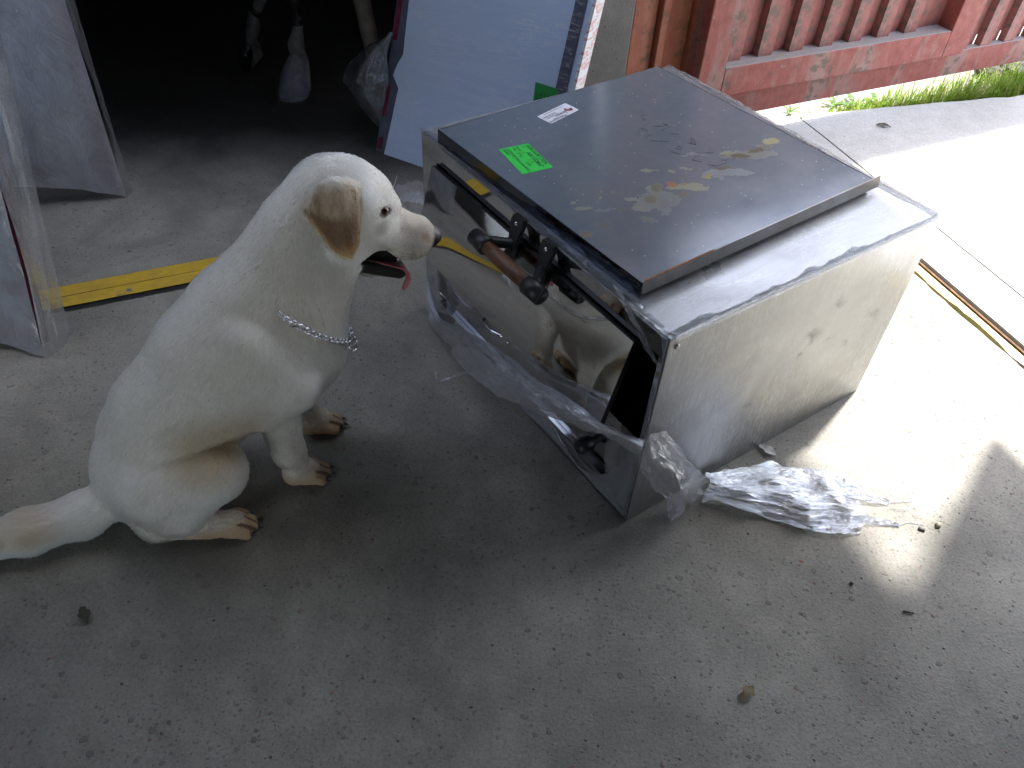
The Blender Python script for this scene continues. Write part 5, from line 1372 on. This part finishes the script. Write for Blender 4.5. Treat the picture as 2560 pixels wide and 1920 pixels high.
for a, b, u in zip(up_e[2:8], lo_e[2:8], us[2:8]):
    rows.append([F_(a[0] - 4, a[1] + 14, u - .02), F_((a[0] + b[0]) / 2, (a[1] + b[1]) / 2 + 6, u - .035), F_(b[0] - 8, b[1] + 6, u - .012)])
sheet("film_band", rows, M_filmx, drape, 0.016, (7, 5), 4.0, (120, 30), 0.04, 0.5)
# sheet clinging to the lower front between the band and the floor
rows = []
for a, b, u in (((1140, 800), (1128, 818), -.006), ((1275, 990), (1290, 1006), -.006), ((1360, 1030), (1375, 1088), -.006), ((1432, 1150), (1450, 1172), -.006), ((1500, 1185), (1500, 1228), -.006), ((1590, 1130), (1556, 1290), -.006)):
    rows.append([F_(*a, u), F_((a[0] + b[0]) / 2, (a[1] + b[1]) / 2, u - .004), F_(*b, u)])
sheet("film_cling", rows, M_film, drape, 0.004, (8, 5), 6.0, (90, 30), 0.02, 0.4)
rows = [[F_(1520, 1075, -.008), F_(1560, 1085, -.012), F_(1608, 1098, -.006)], [F_(1512, 1130, -.010), F_(1545, 1140, -.016), F_(1600, 1140, -.006)], [F_(1510, 1180, -.008), F_(1540, 1200, -.012), F_(1590, 1180, -.006)], [F_(1520, 1240, -.006), F_(1545, 1250, -.008), F_(1575, 1240, -.006)], [F_(1553, 1285, -.005), F_(1557, 1290, -.005), F_(1563, 1292, -.005)]]
sheet("film_cling", rows, M_film, drape, 0.006, (7, 7), 9.0, (70, 40), 0.02, 0.5)
# film on the upper left stile and a strand hanging over the upper right corner
rows = [[F_(1050, 690, -.008), F_(1062, 690, -.010), F_(1092, 672, -.006)], [F_(1056, 740, -.012), F_(1070, 735, -.014), F_(1098, 720, -.008)], [F_(1066, 790, -.022), F_(1080, 785, -.02), F_(1106, 780, -.016)]]
sheet("film_cling", rows, M_filmx, drape, 0.006, (5, 4), 12.0, (40, 20), 0.03, 0.5)
rows = [[F_(x - w, y, u), F_(x + w, y - w * .4, u)] for x, y, w, u in ((1538, 715, 5, -.004), (1570, 775, 6, -.02), (1598, 825, 6, -.025), (1612, 860, 9, -.025), (1640, 905, 5, -.012), (1650, 918, 3, -.004))]
sheet("film_strand", rows, M_filmx, drape, 0.004, (9, 2), 14.0, (60, 8), 0.0, 0.6)
# little hooked strand at the left
g0 = gnd(1200, 935, .05); rows = []
for px, py, z, w in ((1185, 925, .075, .010), (1150, 935, .060, .005), (1110, 950, .045, .006), (1090, 945, .045, .008), (1094, 925, .052, .012)):
    p = olocal(gnd(px, py, z)); rows.append([(p.x, p.y, p.z - w), (p.x - .004, p.y, p.z + w)])
sheet("film_strand", rows, M_filmx, drape, 0.004, (9, 3), 16.0, (50, 10), 0.02, 0.6)
# ruffled film rim along the oven's top edges
def ruffle(a, b, n, w, h, seed):
    rows = []
    for i in range(n):
        p = Vector(a).lerp(Vector(b), i / (n - 1)); j = float(fbm(np.array([[i * .55, seed, 2]]), 3)[0]); k = float(fbm(np.array([[i * .55, seed, 8]]), 3)[0])
        rows.append([(p.x - .004, p.y - .001, OH - .006), (p.x - .003 , p.y, OH + .002 + h * (abs(j) * 2)), (p.x + w * (0.7 + k * 1.3), p.y, OH + .0012)])
    return rows
sheet("film_rim", ruffle((0, OW - .004, 0), (0, .01, 0), 60, .022, .012, 1), M_spill, drape, 0.003, (60, 3), 18.0, (320, 12), 0.0, 0.8)
rr = [[(x, -.004, OH - .008), (x, -.001, OH + .0025 + .006 * abs(float(fbm(np.array([[x * 40, 3, 1]]), 3)[0])) * 2), (x, .010 + .05 * max(0, float(fbm(np.array([[x * 22, 7, 1]]), 3)[0])), OH + .0012)] for x in np.linspace(.01, OD, 70)]
sheet("film_rim", rr, M_spill, drape, 0.002, (60, 3), 21.0, (300, 12), 0.0, 0.8)
rr = [[(OD + .003, y, OH - .006), (OD, y, OH + .003 + .008 * abs(float(fbm(np.array([[y * 40, 5, 1]]), 3)[0])) * 2), (OD - .02 - .04 * max(0, float(fbm(np.array([[y * 22, 9, 1]]), 3)[0])), y, OH + .0012)] for y in np.linspace(.01, OW, 60)]
sheet("film_rim", rr, M_spill, drape, 0.002, (60, 3), 24.0, (260, 12), 0.0, 0.8)

# bunched tail of film spilling onto the floor
tailf = empty("spilled_film", tuple(gnd(1775, 1200)), 0); tag(tailf, "bunched tail of clear film spilling from the oven's corner onto the floor", "plastic film")
inv = Matrix.Translation(-Vector(tailf.location))
def G(px, py, z): p = gnd(px, py, z); return (p.x, p.y, p.z)
def S_(px, py, w): p = on_plane(px, py, OP + OY * w, OY); return (p.x, p.y, p.z)
rows = [[S_(1598, 1120, -.006), S_(1630, 1085, -.018), S_(1668, 1078, -.006)], [S_(1600, 1170, -.012), S_(1650, 1130, -.035), S_(1700, 1120, -.012)], [S_(1630, 1215, -.02), S_(1690, 1180, -.06), S_(1735, 1165, -.02)],
        [S_(1660, 1245, -.04), S_(1710, 1225, -.075), S_(1765, 1190, -.03)], [G(1700, 1282, .015), G(1738, 1245, .05), G(1778, 1196, .03)]]
o = sheet("film_fold", rows, M_filmx, tailf, 0.016, (4, 6), 31.0, (70, 50), 0.03, 0.5); o.matrix_parent_inverse = inv
rows = [[G(1675, 1230, .045), G(1690, 1240, .05), G(1705, 1235, .045)], [G(1668, 1270, .02), G(1690, 1270, .03), G(1712, 1268, .02)], [G(1674, 1308, .003), G(1682, 1300, .006), G(1696, 1292, .004)]]
o = sheet("film_fold", rows, M_filmx, tailf, 0.008, (4, 4), 33.0, (40, 24), 0.03, 0.5); o.matrix_parent_inverse = inv
rows = [[G(1762, 1186, .03), G(1772, 1200, .050), G(1770, 1222, .035), G(1752, 1252, .01)], [G(1800, 1180, .02), G(1810, 1205, .045), G(1810, 1232, .03), G(1795, 1252, .008)], [G(1850, 1168, .010), G(1866, 1205, .035), G(1880, 1245, .045), G(1862, 1276, .004)],
        [G(1925, 1160, .012), G(1945, 1205, .045), G(1955, 1262, .020), G(1940, 1300, .012)], [G(1985, 1160, .004), G(2020, 1215, .025), G(2020, 1275, .045), G(2002, 1318, .003)], [G(2050, 1172, .014), G(2075, 1228, .035), G(2085, 1275, .012), G(2060, 1334, .010)],
        [G(2095, 1195, .004), G(2118, 1238, .012), G(2128, 1282, .022), G(2120, 1338, .002)], [G(2140, 1216, .006), G(2146, 1244, .010), G(2160, 1286, .008), G(2152, 1334, .003)]]
o = sheet("film_spread", rows, M_spill, tailf, 0.024, (3.2, 7.5), 35.0, (190, 130), 0.10, 0.8); o.matrix_parent_inverse = inv
rows = [[G(2050, 1170, .01), G(2050, 1215, .012)], [G(2130, 1200, .012), G(2110, 1240, .016)], [G(2200, 1240, .008), G(2190, 1258, .008)], [G(2225, 1255, .004), G(2222, 1262, .004)]]
o = sheet("film_spread", rows, M_spill, tailf, 0.012, (5, 4), 41.0, (60, 20), 0.03, 0.5); o.matrix_parent_inverse = inv
rows = [[G(2090, 1270, .01), G(2085, 1300, .008)], [G(2160, 1285, .012), G(2150, 1310, .004)], [G(2235, 1305, .006), G(2240, 1318, .002)], [G(2245, 1312, .003), G(2246, 1316, .002)]]
o = sheet("film_spread", rows, M_spill, tailf, 0.010, (5, 4), 43.0, (60, 20), 0.03, 0.5); o.matrix_parent_inverse = inv
mb = MB(); mb.tube([G(2215, 1255, .004), G(2280, 1252, .004), G(2285, 1262, .003), G(2262, 1277, .003), G(2225, 1270, .003)], .0011, 5); mb.tube([G(2245, 1314, .003), G(2270, 1305, .003), G(2310, 1312, .002)], .0011, 5)
o = mb.obj("film_thread", M_filmx, tailf); o.matrix_parent_inverse = inv

# puff of film behind the oven's far front corner, beside the dog's brow
puff = empty("film_puff", tuple(gnd(1050, 520)), 0); tag(puff, "small puff of crumpled film sticking out beside the oven's left front corner", "plastic film")
inv = Matrix.Translation(-Vector(puff.location))
pc0 = Vector((-0.30, 1.78, 0))
def Bk(px, py, o_=0.0): p = on_plane(px, py, Vector((-0.31, 1.80 + o_, 0)), (0.35, -0.94, 0)); return (p.x, p.y, p.z)
rows = [[Bk(985, 468), Bk(1000, 490, .02), Bk(990, 500)], [Bk(1012, 458), Bk(1020, 485, .05), Bk(1030, 505)], [Bk(1035, 452), Bk(1045, 480, .06), Bk(1055, 510)], [Bk(1070, 462), Bk(1075, 485, .05), Bk(1085, 520)]]
o = sheet("film_sheet", rows, M_filmx, puff, 0.012, (6, 5), 51.0, (50, 36), 0.04, 0.6); o.matrix_parent_inverse = inv
rows = [[Bk(1000, 500), Bk(1012, 496)], [Bk(1012, 515), Bk(1022, 508)], [Bk(1016, 535), Bk(1020, 532)]]
o = sheet("film_strand", rows, M_filmx, puff, 0.005, (5, 3), 53.0, (30, 10), 0.04, 0.6); o.matrix_parent_inverse = inv

# ------------------------------------------------------------------ store room: wrapped things in the dark
def At(px, py, y): p = on_plane(px, py, (0, y, 0), (0, 1, 0)); return p
M_grey = simple("grey_wrapping_paper", (0.09, 0.09, 0.088), 0.8, 0, 0.35, 18, 0.8)
M_blackplastic = simple("black_plastic", (0.012, 0.012, 0.014), 0.25, 0, 0.3, 14, 0.7)
M_bluecloth = simple("blue_cloth", (0.02, 0.06, 0.16), 0.8, 0, 0.3, 20, 0.5)
def limb(root, pts, rad, name, mat, rough=.25, n=14, seed=1.0):
    P = [Vector(p) for p in pts]; k = 7
    Q_ = []; R_ = []
    for i in range(len(P) - 1):
        for j in range(k):
            f = j / k; Q_.append(P[i].lerp(P[i + 1], f)); R_.append(rad[i] * (1 - f) + rad[i + 1] * f)
    Q_.append(P[-1]); R_.append(rad[-1])
    mb = MB().tube(Q_, R_, n)
    V = np.array(mb.V); C_ = np.repeat(np.array([q[:] for q in Q_]), n, 0); d = fbm(V * 38 + seed, 3)[:, None] * 2 * rough
    V = C_ + (V - C_) * (1 + d)
    o = mesh_obj(name, V, mb.F, mat, root, True); o.matrix_parent_inverse = Matrix.Translation(-Vector(root.location)); return o
D1 = 3.15
top1 = At(655, -420, D1)
h1 = empty("hanging_bundle", tuple(top1)); tag(h1, "pipe wrapped in torn grey paper hanging in the dark with a black end", "wrapped pipe")
limb(h1, [At(668, -420, D1), At(655, -10, D1), At(640, 30, D1)], [.02, .022, .020], "paper_sleeve", M_grey)
limb(h1, [At(636, 28, D1), At(632, 70, D1), At(626, 106, D1)], [.022, .026, .022], "paper_sleeve", M_grey, .3, seed=4)
limb(h1, [At(645, 22, D1), At(638, 34, D1)], [.025, .023], "tape_band", M_blackplastic, .1)
limb(h1, [At(624, 105, D1), At(616, 135, D1), At(614, 160, D1), At(626, 185, D1), At(627, 196, D1)], [.022, .030, .026, .012, .003], "black_end", M_blackplastic, .2)
V = [At(x, y, D1 - .03 + .05 * ((i * 7) % 3) / 3) for i, (x, y) in enumerate(((636, 95), (652, 112), (658, 140), (640, 160), (630, 180), (626, 178), (632, 140), (630, 118)))]
o = mesh_obj("torn_paper", V, [(0, 1, 6, 7), (1, 2, 3, 6), (3, 4, 5, 6)], M_grey, h1); o.matrix_parent_inverse = Matrix.Translation(-top1)
D2 = 2.95
top2 = At(735, -420, D2)
h2 = empty("hanging_bundle", tuple(top2)); tag(h2, "pipe hanging in the dark with a glossy clear bag of blue cloth on its end", "wrapped pipe")
limb(h2, [At(728, -420, D2), At(738, -5, D2), At(742, 40, D2), At(745, 62, D2)], [.02, .026, .018, .016], "paper_sleeve", M_blackplastic, .3)
limb(h2, [At(746, 60, D2), At(744, 90, D2), At(742, 115, D2), At(744, 128, D2)], [.015, .024, .032, .030], "paper_sleeve", M_grey, .35, seed=9)
limb(h2, [At(744, 130, D2), At(742, 165, D2), At(738, 210, D2), At(734, 262, D2), At(738, 300, D2), At(739, 310, D2)], [.016, .040, .056, .056, .024, .006], "blue_cloth", M_bluecloth, .2, seed=12)
M_bag = film("glossy_bag", 0.3, (0.6, 0.62, 0.65), 0.05, 9, (6, 2, 1), 1.0, 0.015, False, 0.5)
V_rows = []
for x, y, r in ((744, 126, .018), (742, 150, .040), (738, 185, .056), (735, 225, .064), (733, 265, .062), (737, 298, .034), (739, 316, .006)):
    c_ = At(x, y, D2); V_rows.append([c_ + (RIGHT * math.cos(a) * r - Vector((0, 1, 0)) * math.sin(a) * r) for a in np.linspace(0, 2 * math.pi, 12)])
o = sheet("clear_bag", V_rows, M_bag, h2, 0.012, (5, 6), 61.0, (50, 48), 0, 0.5); o.matrix_parent_inverse = Matrix.Translation(-top2)
D3 = 3.35
pp_ = empty("wrapped_pole", tuple(At(950, 130, D3))); tag(pp_, "film wrapped pole slanting down in the dark beside the blue panel", "wrapped pole")
limb(pp_, [At(850, -300, D3), At(905, 0, D3), At(935, 140, D3)], [.036, .036, .032], "pole", simple("brown_kraft", (0.16, 0.14, 0.115), .5, 0, .3, 20, .5), .08)
# wad of film bulging from the panel's left edge
wad = empty("film_wad", tuple(At(925, 230, 2.62))); tag(wad, "large wad of stretched film bulging out from the blue panel's left edge", "plastic film")
inv = Matrix.Translation(-Vector(wad.location))
rows = [[At(985, 82, 2.66), At(978, 86, 2.60), At(975, 95, 2.64)], [At(930, 110, 2.74), At(930, 130, 2.58), At(968, 140, 2.62)], [At(880, 155, 2.80), At(895, 190, 2.58), At(972, 195, 2.60)], [At(860, 195, 2.82), At(905, 230, 2.58), At(965, 235, 2.60)], [At(890, 255, 2.76), At(925, 265, 2.58), At(958, 270, 2.60)], [At(930, 300, 2.68), At(942, 305, 2.60), At(954, 300, 2.60)], [At(945, 318, 2.64), At(948, 318, 2.62), At(952, 316, 2.61)]]
o = sheet("film_sheet", rows, M_filmx, wad, 0.016, (5, 6), 71.0, (80, 60), 0.01, 0.6); o.matrix_parent_inverse = inv

# ------------------------------------------------------------------ grass, weeds, rocks and litter
def grass_mat():
    t = NT("fresh_grass"); at = t.n("ShaderNodeAttribute", attribute_name="tint")
    t.P(Base_Color=at.outputs[0], Roughness=0.5)
    tl = t.n("ShaderNodeBsdfTranslucent", {"Color": at.outputs[0]})
    mx = t.n("ShaderNodeMixShader", {0: 0.45, 1: t.b.outputs[0], 2: tl.outputs[0]})
    t.t.links.new(mx.outputs[0], t.out.inputs[0]); return t.m
M_grass = grass_mat()
NB = 2300
s = rng.random(NB) ** 0.8 * 1.25 - 0.02
along = 0.20 + s
clump = fbm(np.stack([along * 9, np.full(NB, 2.0), np.zeros(NB)], -1), 3)
base = np.array(ga[:])[None] + np.array(gd_[:])[None] * along[:, None] + np.array([-gd_[1], gd_[0], 0])[None] * (0.012 + np.abs(rng.normal(0, .055, NB)) * (0.5 + along * .8) + .035 * along)[:, None]
base[:, 2] = -0.043
Hh = np.clip((0.045 + 0.06 * along + 0.09 * clump) * rng.uniform(.3, 1.0, NB) * np.where(rng.random(NB) < .12, 1.9, 1.0), .015, .22)
az = rng.random(NB) * 2 * math.pi; dirv = np.stack([np.cos(az), np.sin(az), np.zeros(NB)], -1); bend = rng.uniform(.15, .9, NB)[:, None] * Hh[:, None]
wdt = (rng.uniform(.0011, .0026, NB))[:, None]; sd = np.stack([-np.sin(az), np.cos(az), np.zeros(NB)], -1)
zz = np.array([0, 0, 1.0])
p0 = base; p1 = base + zz * (Hh * .55)[:, None] + dirv * bend * .25; p2 = base + zz * (Hh * .92)[:, None] + dirv * bend
V = np.stack([p0 - sd * wdt, p0 + sd * wdt, p1 - sd * wdt * .9, p1 + sd * wdt * .9, p2], 1).reshape(-1, 3)
k = np.arange(NB)[:, None] * 5
F = [tuple(r) for r in (k + np.array([[0, 1, 3, 2]])).tolist()] + [tuple(r) for r in (k + np.array([[2, 3, 4]])).tolist()]
gr = mesh_obj("grass", V, F, M_grass); tag(gr, "fringe of fresh green grass under the gate along the pavement's edge", kind="stuff")
tc = np.where(rng.random(NB)[:, None] < .14, np.array([[.42, .36, .16]]), np.array([[.20, .30, .03]]) * rng.uniform(.7, 1.5, NB)[:, None])
a = gr.data.attributes.new("tint", 'FLOAT_COLOR', 'POINT'); a.data.foreach_set("color", np.concatenate([np.repeat(tc, 5, 0), np.ones((NB * 5, 1))], 1).astype(np.float32).reshape(-1))
M_leaf = NT("weed_leaf"); M_leaf.P(Base_Color=(0.10, 0.20, 0.03), Roughness=0.45)
_tl = M_leaf.n("ShaderNodeBsdfTranslucent", {"Color": (0.22, 0.36, 0.04, 1)}); _mx = M_leaf.n("ShaderNodeMixShader", {0: 0.45, 1: M_leaf.b.outputs[0], 2: _tl.outputs[0]}); M_leaf.t.links.new(_mx.outputs[0], M_leaf.out.inputs[0]); M_leaf = M_leaf.m
def weed(px, py, nl, ln, lab):
    p = gnd(px, py, -0.04); root = empty("weed", tuple(p)); tag(root, lab, "weed", "small weeds at the pavement's edge")
    for i in range(nl):
        a = 2 * math.pi * i / nl + random.random(); d = Vector((math.cos(a), math.sin(a), 0)); sd = Vector((-d.y, d.x, 0)); L = ln * random.uniform(.7, 1.2); el = random.uniform(.25, .8)
        V = []; F = []
        m = 9
        for j in range(m):
            f = j / (m - 1); c = d * (L * f) + Vector((0, 0, L * el * (f - .55 * f * f)))
            w = L * .16 * math.sin(math.pi * min(1, f * .9 + .1)) * (1.0 if j % 2 else .45) + .0008
            V += [tuple(c - sd * w + Vector((0, 0, .003))), tuple(c), tuple(c + sd * w + Vector((0, 0, .003)))]
        for j in range(m - 1):
            q = j * 3; F += [(q, q + 1, q + 4, q + 3), (q + 1, q + 2, q + 5, q + 4)]
        mesh_obj("leaf", V, F, M_leaf, root)
weed(1975, 282, 6, .045, "single small green weed nearest the oven below the gate's left end")
weed(2088, 262, 9, .075, "toothed leafy weed left of the grass fringe under the gate")
weed(2135, 262, 8, .07, "leafy weed where the grass fringe begins under the gate")
weed(2030, 288, 3, .03, "tiny flat weed at the very edge of the pavement")
weed(2190, 262, 8, .08, "broad weed among the first grass tufts")
# rocks beyond the gate at the right
M_rock = concrete("dark_rock", (0.045, 0.04, 0.036), (0.10, 0.09, 0.08), False, 0.9)
for px, py, r, lab in ((2555, 196, .085, "dark rough rock under the gate at the right edge"), (2470, 190, .055, "smaller dark stone left of the rock under the gate"), (2530, 172, .09, "dark stone farther back under the gate")):
    bm = bmesh.new(); bmesh.ops.create_icosphere(bm, subdivisions=4, radius=1)
    V = np.array([v.co[:] for v in bm.verts]); bm.verts.index_update(); F = [tuple(v.index for v in f.verts) for f in bm.faces]; bm.free()
    V = V * (1 + .55 * fbm(V * 1.3 + r * 50, 4)[:, None]) * np.array([1.3, 1.0, .62]) * r
    p = gnd(px, py, -.04); o = mesh_obj("rock", V, F, M_rock, None, False, loc=(p.x, p.y, -.045 + r * .35)); tag(o, lab, "rock", "rocks beyond the gate")
# litter on the floor
def flat_leaf(px, py, L, ang, col, name, lab, cat, curl=.006):
    p = gnd(px, py, .001); V = []; F = []; m = 7
    for j in range(m):
        f = j / (m - 1); w = L * .24 * math.sin(math.pi * f) ** .8 * (1 + .3 * math.sin(j * 2.3)); z = curl * math.sin(f * 3.1) + .002
        V += [(L * (f - .5), -w, z + curl * .6), (L * (f - .5), 0, z), (L * (f - .5), w, z + curl * .5)]
    for j in range(m - 1):
        q = j * 3; F += [(q, q + 1, q + 4, q + 3), (q + 1, q + 2, q + 5, q + 4)]
    o = mesh_obj(name, V, F, simple(name + "_mat", col, .7, 0, .4, 90), None, True, loc=p, rot=(0, 0, ang)); tag(o, lab, cat)
    return o
lf = flat_leaf(214, 1540, .042, -.9, (.045, .055, .03), "fallen_leaf", "crumpled dark green leaf on the floor at the lower left", "leaf")
flat_leaf(1866, 1735, .040, .75, (.16, .12, .055), "dry_twig_leaf", "curled dry brown leaf on the floor at the lower right", "leaf")
flat_leaf(1918, 1128, .050, -.75, (.55, .54, .50), "paper_scrap", "pale torn paper scrap beside the oven's right side", "paper scrap", .004)
flat_leaf(2208, 317, .055, -.25, (.07, .06, .05), "dark_leaf", "small dark dead leaf on the sunlit pavement", "leaf")
def stick(pts, r, col, name, lab, cat):
    P = [gnd(x, y, z) for x, y, z in pts]; o = MB().tube([p - P[0] for p in P], r, 6).obj(name, simple(name + "_mat", col, .7, 0, .3, 80), None, True, loc=P[0]); tag(o, lab, cat)
stick([(122, 770, .006), (118, 800, .012), (114, 815, .004)], .0022, (.42, .34, .17), "straw", "short piece of straw lying across the yellow strip", "straw")
stick([(2258, 1528, .003), (2285, 1533, .004)], .0020, (.05, .045, .04), "twig", "short dark twig on the floor right of the film", "twig")
stick([(2112, 1210, .003), (2114, 1192, .016)], .0024, (.45, .43, .38), "peg", "tiny pale upright stub beside the spilled film", "stub")
stick([(2296, 1320, .003), (2312, 1326, .003)], .0042, (.10, .095, .085), "pebble", "small dark pebble right of the film's tip", "pebble")
stick([(2340, 1312, .004), (2350, 1314, .004)], .0065, (.30, .27, .21), "pebble", "round tan pebble near the sunlit edge", "pebble")
stick([(2126, 1455, .003), (2132, 1460, .003)], .0040, (.08, .08, .075), "pebble", "small dark pebble below the spilled film", "pebble")
